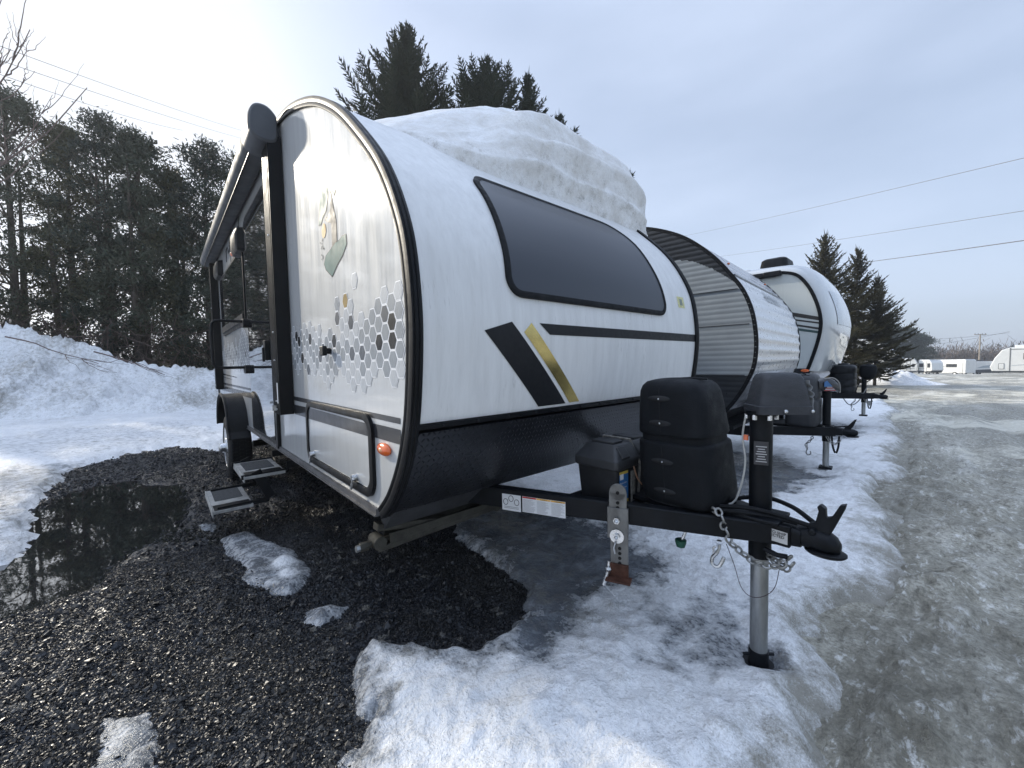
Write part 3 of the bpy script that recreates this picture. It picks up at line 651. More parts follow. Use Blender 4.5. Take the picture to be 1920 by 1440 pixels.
# awning : two arms, housing
for xa,zb,zt in ((-2.795,.868,2.52),(-6.5,.89,2.52)):
    am=MB()
    am.box((xa,-.0425,(zb+zt)/2),(.165 if xa>-3 else .13,.075,zt-zb))
    for k in range(6): am.box((xa-.06+.024*k,-.0815,(zb+zt)/2),(.012,.004,zt-zb-.004))
    a_=bT(am,'awning_arm',TRIM,bevel=.003)
    pieces('rivet',ALU,[(lambda m,zz=zz:m.sphere((xa+.02,-.085,zz),.006,8)) for zz in (1.95,1.37,1.20,.95,.90)],a_,B1)
    if xa>-3:
        bT(MB().box((xa+.055,-.0845,1.0),(.022,.0015,.125)),'label',WHT,a_)
        mb=MB();mb.box((xa-.02,-.095,.905),(.05,.022,.03));mb.cyl((xa-.05,-.09,.94),(xa-.05,-.11,.94),.008,n=10);bT(mb,'latch',ALU,a_)
        mb=MB();mb.box((xa+.03,-.05,2.57),(.09,.05,.13));mb.box((xa+.0,-.06,2.62),(.05,.04,.05),rot=[[.9,0,.4],[0,1,0],[-.4,0,.9]]);bT(mb,'top_bracket',TRIM,a_,bevel=.006)
cs=[(-.012,2.50),(-.03,2.465),(-.085,2.45),(-.14,2.46),(-.172,2.49),(-.180,2.54),(-.175,2.61),(-.155,2.665),(-.12,2.69),(-.07,2.69),(-.03,2.66),(-.012,2.62)]
cs=[tuple(p) for p in smooth_path(cs+[cs[0]],40)[:-1]]
AW=pm('awning_housing_grey',(.085,.092,.102),.65,0,.15,6,.05,60,spec=.2)
ah=bT(MB().rings([[(x,y*.85,2.69-(2.69-z)*.66) for y,z in cs] for x in (-6.75,-2.88)],True),'awning_housing',AW)
cc=np.array(cs).mean(0)
mb=MB()
mb.rings([[(x,cc[0]+(y-cc[0])*s,cc[1]+(z-cc[1])*s) for y,z in cs] for x,s in ((-2.92,.90),(-2.74,.90),(-2.71,.86),(-2.70,.76))],True);bT(mb,'housing_end_cap',pm('end_cap_grey',(.085,.092,.105),.5,0,.15,6,spec=.25),ah)
bT(MB().box((-4.8,-.12,2.531),(3.9,.006,.022)),'awning_rail',TRIM,ah)
# wheel, fender, step
def wheel(parent,X_,Y_,r=.335,wd=.2,off=B1,sgn=-1):
    tm=MB();prof=[(r*.62,-.5),(r*.66,-.52),(r*.93,-.46),(r*.985,-.40),(r,-.30),(r,.30),(r*.985,.40),(r*.93,.46),(r*.66,.52),(r*.62,.5)]
    ang=np.linspace(0,2*math.pi,49)[:-1]
    R_=[[(X_+q*math.cos(a),Y_+s*wd,r+q*math.sin(a)) for q,s in prof] for a in ang];R_.append(R_[0])
    tm.rings(R_,False)
    for k in range(60):
        a=k*math.pi/30
        for s in (-.27,0,.27): tm.box((X_+(r+.002)*math.cos(a+s),Y_+s*wd,r+(r+.002)*math.sin(a+s)),(.01,wd*.2,.022),rot=[[math.cos(a+s),0,-math.sin(a+s)],[0,1,0],[math.sin(a+s),0,math.cos(a+s)]])
    wh=tm.build('wheel',RUB,parent,off)
    y0=Y_+sgn*wd*.46;rm=MB()
    R_=[[(X_+q*math.cos(a),y0-sgn*d,r+q*math.sin(a)) for a in np.linspace(0,2*math.pi,33)[:-1]] for q,d in ((r*.66,-.004),(r*.62,-.006),(r*.57,.018),(r*.32,.012),(r*.28,-.01),(.03,-.012))]
    rm.rings(R_,True);rm.build('rim',ALU,wh,off)
    hb=MB();hb.cyl((X_,y0-sgn*.02,r),(X_,y0+sgn*.05,r),.055,.045,20);hb.sphere((X_,y0+sgn*.05,r),.043,12,0,(1,.5,1))
    for k in range(5):
        a=k*2*math.pi/5;hb.cyl((X_+.075*math.cos(a),y0-sgn*.05,r+.075*math.sin(a)),(X_+.075*math.cos(a),y0-sgn*.015,r+.075*math.sin(a)),.012,n=6)
    hb.build('hub_cap',ALU,wh,off);return wh
wheel(T1,-5.1,-.04);wheel(T1,-5.1,W1+.04,sgn=1)
# fender: arch shell beyond the body side
def arch(r_,zc,xc,flat=.10):
    out=[]
    for a in np.linspace(0,math.pi,25):
        out.append((xc+r_*1.12*math.cos(a),zc+r_*math.sin(a)**.8))
    return out
for sy,y0,y1 in ((-1,-.165,-.001),(1,W1+.001,W1+.165)):
    ao=arch(.43,.47,-5.02);ai=arch(.405,.47,-5.02);mb=MB()
    ao=[(-5.02+.55,.50)]+ao[1:-1]+[(-5.02-.50,.55)];ai=[(-5.02+.52,.50)]+ai[1:-1]+[(-5.02-.47,.55)]
    mb.rings([[(x,y,z) for x,z in ao]+[(x,y,z) for x,z in ai[::-1]] for y in (y0,y1)],True)
    lip=[(a[0]*.92+b[0]*.08,a[1]) for a,b in zip(ao,ai)];yo=y0 if sy<0 else y1
    mb.tube([(x,yo,z) for x,z in ao],.011,6)
    fd_=bT(mb,'fender',BLK)
st=MB()
def step(z0,x0,x1,y0,y1,parent):
    mb=MB();mb.box(((x0+x1)/2,(y0+y1)/2,z0-.012),(x1-x0,y1-y0,.022));mb.box(((x0+x1)/2,y0+.002,z0-.02),(x1-x0,.008,.045));s_=bT(mb,'tread',pm('grey_step_metal',(.40,.40,.39),.5,.3,.35,14,.3,90),parent,bevel=.003)
    mb=MB()
    mb.box((x0+.20,(y0+y1)/2+.0,z0+.001),(.29,(y1-y0)*.72,.004));bT(mb,'grip_pad',pm('grip_tape',(.055,.058,.062),.85,0,.3,60,.6,260),s_)
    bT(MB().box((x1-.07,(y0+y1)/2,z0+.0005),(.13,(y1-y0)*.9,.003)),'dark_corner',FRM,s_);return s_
es=MB()
for x_ in (-3.79,-3.27):
    es.box((x_,.24,.44),(.014,.38,.05));es.box((x_,-.10,.33),(.014,.06,.22),rot=[[1,0,0],[0,.92,-.38],[0,.38,.92]]);es.box((x_,-.22,.215),(.014,.3,.03));es.box((x_,-.09,.40),(.014,.28,.03))
es.box((-3.53,.40,.44),(.55,.03,.05))
esf=bT(es,'entry_step',FRM)
step(.405,-3.80,-3.26,-.215,.04,esf);step(.215,-3.83,-3.24,-.40,-.17,esf)
# chassis under the floor
ch=MB()
for y_ in (.42,1.60): ch.box((-4.4,y_,.52),(5.3,.05,.10))
for x_ in (-2.2,-3.0,-4.0,-6.0,-6.9): ch.box((x_,1.01,.53),(.05,1.16,.07))
ch.tube([(-5.1,.1,.335),(-5.1,1.92,.335)],.035,12)
ch.box((-1.66,1.01,.54),(.06,1.9,.07));bT(ch,'chassis',FRM)
mb=MB().prism([(-1.46,.588),(-1.57,.475),(-1.60,.475),(-1.60,.588)],.06,.52);bT(mb,'gravel_flap',UND)
mb=MB().prism([(-1.56,.588),(-1.60,.53),(-1.62,.53),(-1.62,.588)],.62,1.92);bT(mb,'gravel_flap',UND)
# corner stabiliser jack folded under the front corner
sj=MB();gj=pm('muddy_steel',(.042,.040,.032),.7,.3,.4,20,.5,90)
sj.box((-1.60,.36,.405),(.07,.66,.022),rot=[[1,0,0],[0,.9995,-.03],[0,.03,.9995]]);sj.box((-1.57,.38,.425),(.008,.60,.05));sj.box((-1.63,.38,.43),(.008,.60,.05))
sj.box((-1.60,.20,.455),(.05,.34,.03),rot=[[1,0,0],[0,.98,.17],[0,-.17,.98]]);sj.cyl((-1.60,-.02,.415),(-1.60,.62,.43),.013,n=10);sj.cyl((-1.60,.0,.414),(-1.60,-.035,.414),.020,n=6)
for y_ in (.04,.66): sj.cyl((-1.565,y_,.42),(-1.64,y_,.42),.028,n=16)
bT(sj,'stabiliser_jack',gj,bevel=.003)
bT(MB().cyl((-1.60,-.03,.414),(-1.60,-.05,.414),.014,n=6),'crank_bolt',STL)

# front window on the curved wall
def S(y,z,off=.0):
    x=np.interp(z,P1[:k965+90,1],P1[:k965+90,0]);i=iz(P1,z);n=N1[i];return (x+n[0]*off,y,z+n[1]*off)
def surf_poly(mb,outline,off,mi=0,nz=10,th=None):
    """closed outline in (y,z) -> strips that follow the wall"""
    P=np.array(outline);z0,z1=P[:,1].min(),P[:,1].max();rows=[]
    for z in np.linspace(z0+1e-5,z1-1e-5,nz):
        xs_=[]
        for a,b in zip(P,np.roll(P,-1,0)):
            if (a[1]-z)*(b[1]-z)<=0 and abs(a[1]-b[1])>1e-9: xs_.append(a[0]+(z-a[1])/(b[1]-a[1])*(b[0]-a[0]))
        rows.append((min(xs_),max(xs_),z))
    m=7;vs=[];fs=[]
    for a,b,z in rows:
        for k in range(m): vs.append(S(a+(b-a)*k/(m-1),z,off))
    for i in range(len(rows)-1):
        for k in range(m-1): fs.append((i*m+k,i*m+k+1,(i+1)*m+k+1,(i+1)*m+k))
    mb.add(vs,fs,mi);return mb
wo=rrect(.405,1.625,1.418,1.985,[.07,.17,.075,.075],8)
wo=[(y+(.055*(z-1.42)/.56 if y<1 else -.03*(z-1.42)/.56)*1.0-(.0 if y<1 else 0),z) for y,z in wo]
wo2=[]
for a,b in zip(wo,wo[1:]+wo[:1]):
    k_=max(1,int(math.hypot(b[0]-a[0],b[1]-a[1])/.03));wo2+=[(a[0]+(b[0]-a[0])*i/k_,a[1]+(b[1]-a[1])*i/k_) for i in range(k_)]
wo=wo2
fwd=MB();cw=np.array(wo).mean(0)
rr=[]
wn=np.array(wo);tn=np.roll(wn,-1,0)-np.roll(wn,1,0);tn/=np.linalg.norm(tn,axis=1)[:,None];wnn=np.stack([tn[:,1],-tn[:,0]],1)
for d_,off in ((.010,.0005),(.010,.010),(-.004,.014),(-.016,.010)): rr.append([S(a[0]+n_[0]*d_,a[1]+n_[1]*d_,off) for a,n_ in zip(wn,wnn)])
fwd.rings(rr,False);fwo=bT(fwd,'front_window',RUB)
g=MB();surf_poly(g,[tuple(a-n_*.010) for a,n_ in zip(wn,wnn)],.009,nz=26);bT(g,'window_glass',GLS,fwo)
# front stripes
mb=MB()
surf_poly(mb,[(.245,1.308),(.415,1.311),(.765,.966),(.590,.966)],.0018,0);surf_poly(mb,[(.565,1.313),(2.0,1.313),(2.0,1.268),(.625,1.268)],.0018,0,4)
surf_poly(mb,[(.440,1.311),(.520,1.312),(.862,.968),(.790,.968)],.0018,1)
bT(mb,'front_stripe',[DKG if 0 else pm('black_vinyl',(.010,.011,.014),.5,0,.2,30,.2,160,coat=.1,coatr=.3,spec=.2),GOLD],fw)
mb=MB();surf_poly(mb,[(1.80,1.545),(1.885,1.545),(1.885,1.475),(1.80,1.475)],.0015,0,4)
surf_poly(mb,[(1.825,1.53),(1.86,1.53),(1.86,1.49),(1.825,1.49)],.0022,1,3);bT(mb,'sticker',[pm('yellow_sticker',(.62,.60,.30),.5,0,.3,80),pm('sticker_print',(.22,.26,.22),.5)],fw)

# ---------------------------------------------------------------- A-frame tongue
def oriented(c,d,u,mi=0,mb=None,w=(0,0,1)):
    u=np.array(u,float);u/=np.linalg.norm(u);w=np.array(w,float);w=w-u*(w@u);w/=np.linalg.norm(w);v=np.cross(w,u)
    return (mb or MB()).box(c,d,rot=np.stack([u,v,w],1),mi=mi)
tg=MB();RA=np.array([-1.75,.395,.53]);RBv=np.array([-.40,.985,.53])
for s in (1,-1):
    a=RA.copy();b=RBv.copy()
    a[1]+=.022
    if s<0: a[1]=2.02-a[1];b[1]=2.02-b[1]
    u=(b-a)/np.linalg.norm(b-a);nn=np.array([u[1],-u[0],0])*.024;tg.add([a-nn+(0,0,-.05),a+nn+(0,0,-.05),a+nn+(0,0,.05),a-nn+(0,0,.05),b-nn+(0,0,-.022),b+nn+(0,0,-.022),b+nn+(0,0,.05),b-nn+(0,0,.05)],[(0,1,2,3),(7,6,5,4),(0,4,5,1),(1,5,6,2),(2,6,7,3),(3,7,4,0)])
tng=bT(tg,'tongue_frame',FRM,bevel=.006)
mb=MB();mb.box((-1.05,1.01,.505),(.05,.50,.05));mb.box((-.78,1.01,.560),(.36,.20,.02));mb.box((-.485,1.01,.585),(.17,.15,.012));bT(mb,'tongue_crossmember',FRM,tng,bevel=.003)
# coupler: tapered channel, ball socket, latch
cp_=MB()
sec=lambda x,hw,z0,z1,r:[(x,1.01+a,b) for a,b in rrect(-hw,hw,z0,z1,r,4)]
cp_.rings([sec(-.60,.055,.500,.584,.012),sec(-.45,.052,.508,.584,.014),sec(-.38,.046,.510,.578,.018),sec(-.345,.040,.512,.570,.018)],True)
cp_.rings([[(x-.012,1.01+hw*math.cos(a),zc+.022+hz*.88*math.sin(a)) for a in np.linspace(0,2*math.pi,20,endpoint=False)] for x,hw,hz,zc in ((-.345,.036,.036,.522),(-.32,.037,.040,.523),(-.29,.041,.043,.523),(-.262,.041,.041,.521),(-.243,.033,.031,.517),(-.232,.018,.016,.512))],True)
cp_.rings([[(-.284+(.047+e)*math.cos(a)*1.08,1.01+(.041+e)*math.sin(a),z+.026) for a in np.linspace(0,2*math.pi,24,endpoint=False)] for z,e in ((.476,0),(.482,.006),(.487,.006),(.491,0))],True)
cpl=bT(cp_,'coupler',FRM,tng)
lv=MB();lv.prism([(x-.010,z+.004) for x,z in [(-.325,.560),(-.318,.592),(-.300,.600),(-.292,.640),(-.296,.655),(-.286,.662),(-.274,.652),(-.272,.622),(-.258,.628),(-.238,.672),(-.222,.678),(-.226,.660),(-.252,.590),(-.262,.566)]],.995,1.025);lv.cyl((-.315,.975,.575),(-.315,1.045,.575),.011,n=10)
bT(lv,'latch_lever',FRM,tng,bevel=.003)
ru=np.array([RBv[0]-RA[0],RBv[1]-RA[1]-.022,0]);ru/=np.linalg.norm(ru);rn=np.array([ru[1],-ru[0],0])     # outward normal of near rail
def railpt(x,z,off=0): 
    a=RA.copy();a[1]+=.022;t=(x-a[0])/ru[0];q=a+ru*t+rn*(.024+off);return np.array([q[0],q[1],z])
def plate(mb,x0,x1,z0,z1,off,mi=0):
    a=railpt(x0,z0,off);b=railpt(x1,z0,off);c=railpt(x1,z1,off);d=railpt(x0,z1,off);mb.add([a,b,c,d],[(0,1,2,3)],mi)
mb=MB();plate(mb,-1.395,-1.308,.481,.556,.0012,0)
for cx_,cz_ in ((-1.378,.520),(-1.353,.537),(-1.327,.522)):
    c=railpt(cx_,cz_,.0018);mb.torus(c,ru,(0,0,1),.0115,.0135,.0013,18,5,1)
for k in range(2): plate(mb,-1.385,-1.318,.492+.006*k,.4935+.006*k,.0018,1)
plate(mb,-1.301,-1.115,.485,.556,.0012,0)
plate(mb,-1.300,-1.240,.548,.555,.0018,2);plate(mb,-1.238,-1.178,.548,.555,.0018,3);plate(mb,-1.176,-1.116,.548,.555,.0018,3)
gg=random.Random(5)
for c0 in (-1.298,-1.236,-1.174):
    for k in range(13):
        e=gg.uniform(.035,.056);plate(mb,c0,c0+e,.4895+.0043*k,.4907+.0043*k,.0018,4)
bT(mb,'warning_label',[WHT,INK,REDM,YELM,pm('grey_print',(.30,.30,.31),.6)],tng,smooth=False,recalc=False)
for (c0,s,tx) in ((-1.284,.0075,'DANGER'),(-1.222,.0068,'WARNING'),(-1.160,.0068,'WARNING')): flat_text(mb:=MB(),tx,s,railpt(c0,.549,.0026),ru,(0,0,1));bT(mb,'label_text',INK,tng,smooth=False,recalc=False)
# ship label on the coupler side
rl=lambda x,z,o: np.array([x,.953+.0*(x+.4)-o,z])
mb=MB();mb.add([(-.462,.9500,.524),(-.375,.9500,.521),(-.375,.9500,.562),(-.462,.9500,.567)],[(0,1,2,3)],0)
u_=(np.array([-.375,.95,.521])-np.array([-.462,.95,.524]))
flat_text(mb,'OK TO SHIP',.0135,(-.452,.9490,.552),u_,(0,0,1),mi=1,bold=.0003);flat_text(mb,'INSPECTED',.0135,(-.452,.9490,.5405),u_,(0,0,1),mi=1,bold=.0003);flat_text(mb,'BY',.0125,(-.457,.9490,.529),u_,(0,0,1),mi=1,bold=.0003)
bT(mb,'inspection_label',[pm('silver_label',(.55,.55,.54),.45,.2,.2,40),INK],cpl,smooth=False,recalc=False)
cp_=MB().box((-.43,.968,.545),(.12,.026,.072));bT(cp_,'coupler_gusset',FRM,tng,bevel=.003)
# snap-up bracket clamped on the near rail
bk=MB();C=lambda x,z,o:railpt(x,z,o)
oriented(C(-.91,.505,.012),(.082,.018,.125),ru,mb=bk);oriented(C(-.91,.592,.010),(.070,.010,.075),ru,mb=bk);oriented(C(-.905,.400,.014),(.070,.010,.16),ru,mb=bk)
q=C(-.91,.63,.010);bk.cyl(q-rn*.005,q+rn*.005,.034,n=20)
bkt=bT(bk,'snap_up_bracket',BRK,tng,bevel=.002)
pieces('bolt_hole',pm('dark_hole',(.004,.004,.004),.9),[(lambda m,q=C(-.91 if z_>.5 else -.903,z_,.0195 if z_<.5 else .016):m.cyl(q-rn*.001,q+rn*.0012,.0068,n=12)) for z_ in (.568,.588,.628,.405,.385,.365,.345)],bkt,B1)
mb=MB();q=C(-.912,.455,.021);mb.cyl(q,q+rn*.006,.028,n=22);mb.cyl(q,q+rn*.016,.013,n=6);mb.sphere(q+rn*.017,.008,8);q=C(-.912,.520,.021);mb.cyl(q,q+rn*.014,.013,n=6);mb.sphere(q+rn*.014,.009,8)
mb.tube([C(-.915,.435,.035),C(-.922,.41,.03),C(-.918,.385,.028)],.004,6);bT(mb,'bolt',ALU,bkt)
mb=MB();oriented(C(-.905,.315,.018),(.072,.014,.055),ru,mb=mb,w=(0,-.1,1));oriented(C(-.905,.286,.035),(.098,.055,.007),ru,mb=mb);bT(mb,'rusty_foot',RST,bkt,bevel=.002)
mb=MB();mb.tube([C(-.942,.345,.02),C(-.946,.30,.03),C(-.958,.255,.045)],.007,8);mb.sphere(C(-.943,.318,.03),.013,8);mb.tube([C(-.958,.262,.045),C(-.93,.245,.06),C(-.90,.225,.07)],.0012,5);bT(mb,'retaining_pin',ALU,bkt)

# ---------------------------------------------------------------- propane cover
def sq(cx,cy,z,hx,hy,e,n=48):
    out=[]
    for a in np.linspace(0,2*math.pi,n,endpoint=False):
        c,s_=math.cos(a),math.sin(a);out.append((cx+hx*math.copysign(abs(c)**(2/e),c),cy+hy*math.copysign(abs(s_)**(2/e),s_),z))
    return out
def propane(name,parent,off,cx,cy,z0,h,hx,hy,mat=None,e=4.2,ledge=.52,lean=0):
    mb=MB();zz=lambda t:z0+h*t
    st_=[(0,.86),(.03,.95),(.08,1.0),(ledge-.05,.965),(ledge-.03,.955),(ledge-.02,.93),(ledge-.015,.885),(ledge+.032,.875),(ledge+.037,.925),(ledge+.05,.94),(ledge+.08,.935),(.82,.875),(.90,.84),(.945,.78),(.975,.68),(.99,.55),(.998,.40),(1.0,.2)]
    mb.rings([sq(cx,cy,zz(t),hx*s_,hy*s_,e if s_>.6 else 3) for t,s_ in st_],True)
    mb.v=[(x-lean*(z-z0),y-lean*.6*(z-z0),z) for x,y,z in mb.v]
    o=mb.build(name,mat or CVR,parent,off,angle=60)
    return o
pc=propane('propane_cover',T1,B1,-.735,1.02,.578,.500,.155,.165,lean=.075)
def cvp(z,d=0,x=-.755):
    t=(z-.578)/.5;sy=np.interp(t,[0,.08,.47,.49,.505,.552,.557,.60,.82,.9,.945,.975],[.86,1,.965,.955,.885,.875,.925,.935,.875,.84,.78,.68]);return (x-.075*(z-.578),1.02-.165*sy-.045*(z-.578)-d,z)
SCZ=(1.0,.905,.755,.640)
pieces('screw_recess',pm('recess_shadow_plastic',(.008,.009,.011),.7),[(lambda m,z=z:m.sphere(cvp(z,-.004),1,20,0,(.050,.0085,.0135))) for z in SCZ],pc,B1)
pieces('screw',ALU,[(lambda m,z=z:m.sphere(cvp(z,.003),.0042,8)) for z in SCZ],pc,B1)
bT(MB().tube([cvp(z,-.0005) for z in np.linspace(.60,1.045,24)],.0024,6),'cover_seam',BLK,pc)
bT(MB().tube([(-.85,.95,1.066),(-.80,.95,1.074),(-.72,.98,1.079),(-.66,1.0,1.075)],.005,6),'lid_strap',BLK,pc)
mb=MB();oriented((-.628,.918,.648),(.10,.012,.016),(1,.75,.32),mb=mb);bT(mb,'grip_ledge',CVR,pc,bevel=.005)
# battery box
bx=MB();bx.rings([[(x,y,z) for x,y in rrect(-1.155+q,-.945-q,.80+q,1.13-q,.015,4)] for z,q in ((.530,.012),(.70,.0))],True)
bb=bT(bx,'battery_box',pm('matte_black_box',(.012,.013,.016),.55,0,.3,10,.2,120))
lid=MB();lid.rings([[(x,y,z) for x,y in rrect(-1.165+q,-.935-q,.79+q*1.3,1.14-q*1.3,.018,4)] for z,q in ((.690,.004),(.697,0),(.730,0),(.735,.004),(.785,.034),(.790,.040))],True)
lid.box((-1.05,.885,.795),(.115,.07,.012));lid.box((-1.05,1.045,.795),(.115,.07,.012));lid.box((-1.05,.965,.793),(.06,.15,.008))
for y_ in (.862,.995,1.075): lid.box((-.955,y_,.758),(.016,.055,.055),rot=[[.8,0,-.6],[0,1,0],[.6,0,.8]])
bT(lid,'box_lid',pm('black_box_lid',(.030,.032,.036),.5,0,.2,10,.2,120),bb,bevel=.003)
mb=MB();y0=.83
for a,b,z0_,z1_,m in ((.822,.888,.540,.682,0),):
    mb.add([(-.9445,a,z0_),(-.9445,b,z0_),(-.9445,b,z1_),(-.9445,a,z1_)],[(0,1,2,3)],m)
    mb.add([(-.9440,a,z0_),(-.9440,b,z0_),(-.9440,b,z0_+.02),(-.9440,a,z0_+.02)],[(0,1,2,3)],1);mb.add([(-.9440,a,z1_-.012),(-.9440,b,z1_-.012),(-.9440,b,z1_),(-.9440,a,z1_)],[(0,1,2,3)],1)
    mb.add([(-.9436,a+.004,z1_-.034),(-.9436,a+.03,z1_-.034),(-.9436,a+.03,z1_-.010),(-.9436,a+.004,z1_-.010)],[(0,1,2,3)],2)
    for k,(tx,s_) in enumerate((('Battery Box',.0105),('FITS GROUP 24',.0075),('BATTERIES',.0075),('12V',.012))): flat_text(mb,tx,s_,(-.9432,a+.004,z1_-.052-.019*k),(0,1,0),(0,0,1),mi=2)
bT(mb,'box_label',[BLUEL,GOLDL,WHT],bb,smooth=False,recalc=False)
mb=MB();mb.tube(smooth_path([(-.94,.92,.70),(-.925,.94,.63),(-.90,.985,.585),(-.90,1.03,.60),(-.90,1.04,.65)],24),.0035,6);mb.tube(smooth_path([(-.94,1.0,.70),(-.91,1.03,.69),(-.89,1.06,.65)],12),.003,6);bT(mb,'red_wire',WIRE,bb)
mb=MB();mb.box((-.938,.915,.60),(.004,.03,.15));mb.tube([(-1.165,.96,.60),(-1.17,.96,.70),(-1.12,.96,.80),(-.98,.96,.80),(-.93,.96,.70),(-.94,.96,.55)],.006,6);mb.tube(smooth_path([(-.90,1.04,.64),(-.885,1.0,.60),(-.87,.97,.55),(-.875,.96,.50)],14),.003,6);bT(mb,'hold_down_strap',pm('dirty_strap',(.20,.19,.17),.7,0,.5,60),bb)
mb=MB();mb.box((-1.04,.97,.535),(.30,.36,.014));[mb.box((-1.17+.055*k,.97,.522),(.02,.36,.01)) for k in range(6)];bT(mb,'battery_tray',FRM,tng)
plate(mb:=MB(),-1.02,-.975,.575,.582,-.012,0);bT(mb,'paper_scrap',WHT,tng,smooth=False) if 0 else None
# ---------------------------------------------------------------- power jack
jx,jy=-.484,1.04
mb=MB();mb.cyl((jx,jy,.415),(jx,jy,.945),.037,n=28);mb.cyl((jx,jy,.945),(jx,jy,.962),.052,n=24);jk=bT(mb,'jack_post',FRM)
mb=MB();mb.cyl((jx,jy,.04),(jx,jy,.42),.0295,n=28);bT(mb,'jack_inner_tube',STL,jk)
mb=MB();mb.cyl((jx,jy,-.012),(jx,jy,.055),.035,.033,20);mb.box((jx,jy,-.012),(.115,.115,.02));mb.cyl((jx-.04,jy-.04,.035),(jx+.04,jy+.04,.035),.006,n=8);bT(mb,'jack_foot',FRM,jk,bevel=.003)
pieces('flange_bolt',ALU,[(lambda m,c=math.cos(R(a))*.046,s_=math.sin(R(a))*.046:m.cyl((jx+c,jy+s_,.930),(jx+c,jy+s_,.948),.008,n=6)) for a in (200,260,320,20,80)],jk,B1)
hd=MB();ha=R(43);hc=np.array([jx+.055,jy+.052,0]);cu_,su_=math.cos(ha),math.sin(ha)
def hsec(z,l0,l1,hw,r):
    return [(hc[0]+a*cu_-b*su_,hc[1]+a*su_+b*cu_,z) for a,b in rrect(l0,l1,-hw,hw,r,6)]
hd.rings([hsec(.952,-.112,.068,.066,.016),hsec(.980,-.112,.068,.066,.016),hsec(.982,-.107,.063,.062,.016),hsec(1.04,-.098,.057,.056,.02),hsec(1.078,-.092,.050,.050,.026),hsec(1.092,-.086,.043,.043,.026),hsec(1.098,-.074,.030,.030,.022)],True)
jh=bT(hd,'jack_motor_cover',GRYCOV,jk,angle=50)
L_=lambda a,b,z:(hc[0]+a*cu_-b*su_,hc[1]+a*su_+b*cu_,z)
pieces('screw',ALU,[(lambda m:m.sphere(L_(-.028,-.067,.964),.0075,10)),(lambda m:m.sphere(L_(.060,-.067,.964),.006,10))],jh,B1)
mb=MB();g=random.Random(9);pr=[]
for k in range(15):                                  # torn edge on the front of the cover
    t=k/14;z=1.072-.105*t;a=.053+.016*t+.014*g.random()*math.sin(math.pi*min(1,t*1.1))+.004;pr.append((a,z+g.uniform(-.002,.002)))
mb.rings([[L_(a,-.048,z),L_(a+.003,-.046,z),L_(a-.012,-.02,z),L_(a-.014,-.022,z)] for a,z in pr],True)
bT(mb,'torn_edge',pm('grey_torn_plastic',(.20,.21,.22),.6,0,.3,60),jh)
mb=MB();mb.box((jx+.012,jy-.037,.81),(.045,.003,.085),rot=[[.95,-.3,0],[.3,.95,0],[0,0,1]],mi=0)
for k in range(7): mb.box((jx+.013,jy-.0392,.78+.009*k),(.034-.006*(k%3),.001,.003),rot=[[.95,-.3,0],[.3,.95,0],[0,0,1]],mi=1)
bT(mb,'warning_label',[pm('black_label',(.04,.04,.045),.5),pm('white_print',(.45,.45,.45),.5)],jk,smooth=False)
mb=MB();mb.tube(smooth_path([(jx-.045,jy-.02,.94),(jx-.055,jy-.02,.86),(jx-.042,jy-.03,.78),(jx-.05,jy-.03,.70),(jx-.07,jy-.04,.62),(jx-.09,jy-.05,.60)],24),.0035,6);bT(mb,'power_cable',WIREW,jk)
bT(MB().box((jx-.040,jy-.030,.86),(.014,.01,.02)),'wire_connector',ORG,jk)
# hoses and breakaway cable over the tongue
mb=MB();mb.tube(smooth_path([(-.60,.935,.60),(-.50,.955,.615),(-.42,.985,.605),(-.34,1.0,.59),(-.31,1.005,.585)],20),.0085,8);bT(mb,'brake_hose',RUB,tng);mb=MB();mb.tube(smooth_path([(-.62,1.0,.60),(-.50,1.10,.62),(-.40,1.09,.612),(-.32,1.03,.592)],20),.0085,8);bT(mb,'brake_hose',RUB,tng);mb=MB();mb.tube(smooth_path([(-.62,.90,.592),(-.53,.93,.60),(-.44,.975,.595),(-.36,1.0,.585)],20),.007,8);bT(mb,'brake_hose',RUB,tng)
mb=MB();mb.tube(smooth_path([(-.56,.93,.47),(-.53,.925,.40),(-.51,.93,.33),(-.49,.96,.29),(-.455,.98,.295),(-.42,.985,.34),(-.405,.985,.42)],30),.0013,5);bT(mb,'breakaway_cable',pm('dark_cable',(.06,.04,.045),.5),tng)
# chains
def chain(mb,path,link=.030,r=.0036,w_=.0095):
    P=smooth_path(path,400);seg=np.r_[0,np.cumsum(np.linalg.norm(np.diff(P,axis=0),axis=1))];n=int(seg[-1]/(link*.74))
    for i in range(n):
        s0=i*link*.74;c=np.array([np.interp(s0+link*.37,seg,P[:,k]) for k in range(3)]);c2=np.array([np.interp(s0+link*.6,seg,P[:,k]) for k in range(3)]);t=c2-c;t/=np.linalg.norm(t)+1e-9
        u=np.cross(t,[.3,-.5,.81]);u/=np.linalg.norm(u);v=np.cross(t,u);b=(u if i%2 else v)
        L=link/2-r
        pts=[c+t*(math.cos(a)*w_*.9+math.copysign(L-w_*.9,math.cos(a)))+b*math.sin(a)*w_ for a in np.linspace(.001,2*math.pi+.001,18,endpoint=False)]
        mb.tube(pts,r,6,False,close=True)
    return mb
mb=MB();chain(mb,[(-.60,.905,.588),(-.585,.892,.60),(-.568,.888,.592),(-.553,.893,.54),(-.535,.905,.49),(-.50,.93,.452),(-.475,.945,.430),(-.445,.95,.428),(-.41,.955,.432),(-.385,.96,.452),(-.370,.97,.475)],.034,.0042,.0112);bT(mb,'safety_chain',CHN,tng);mb=MB()
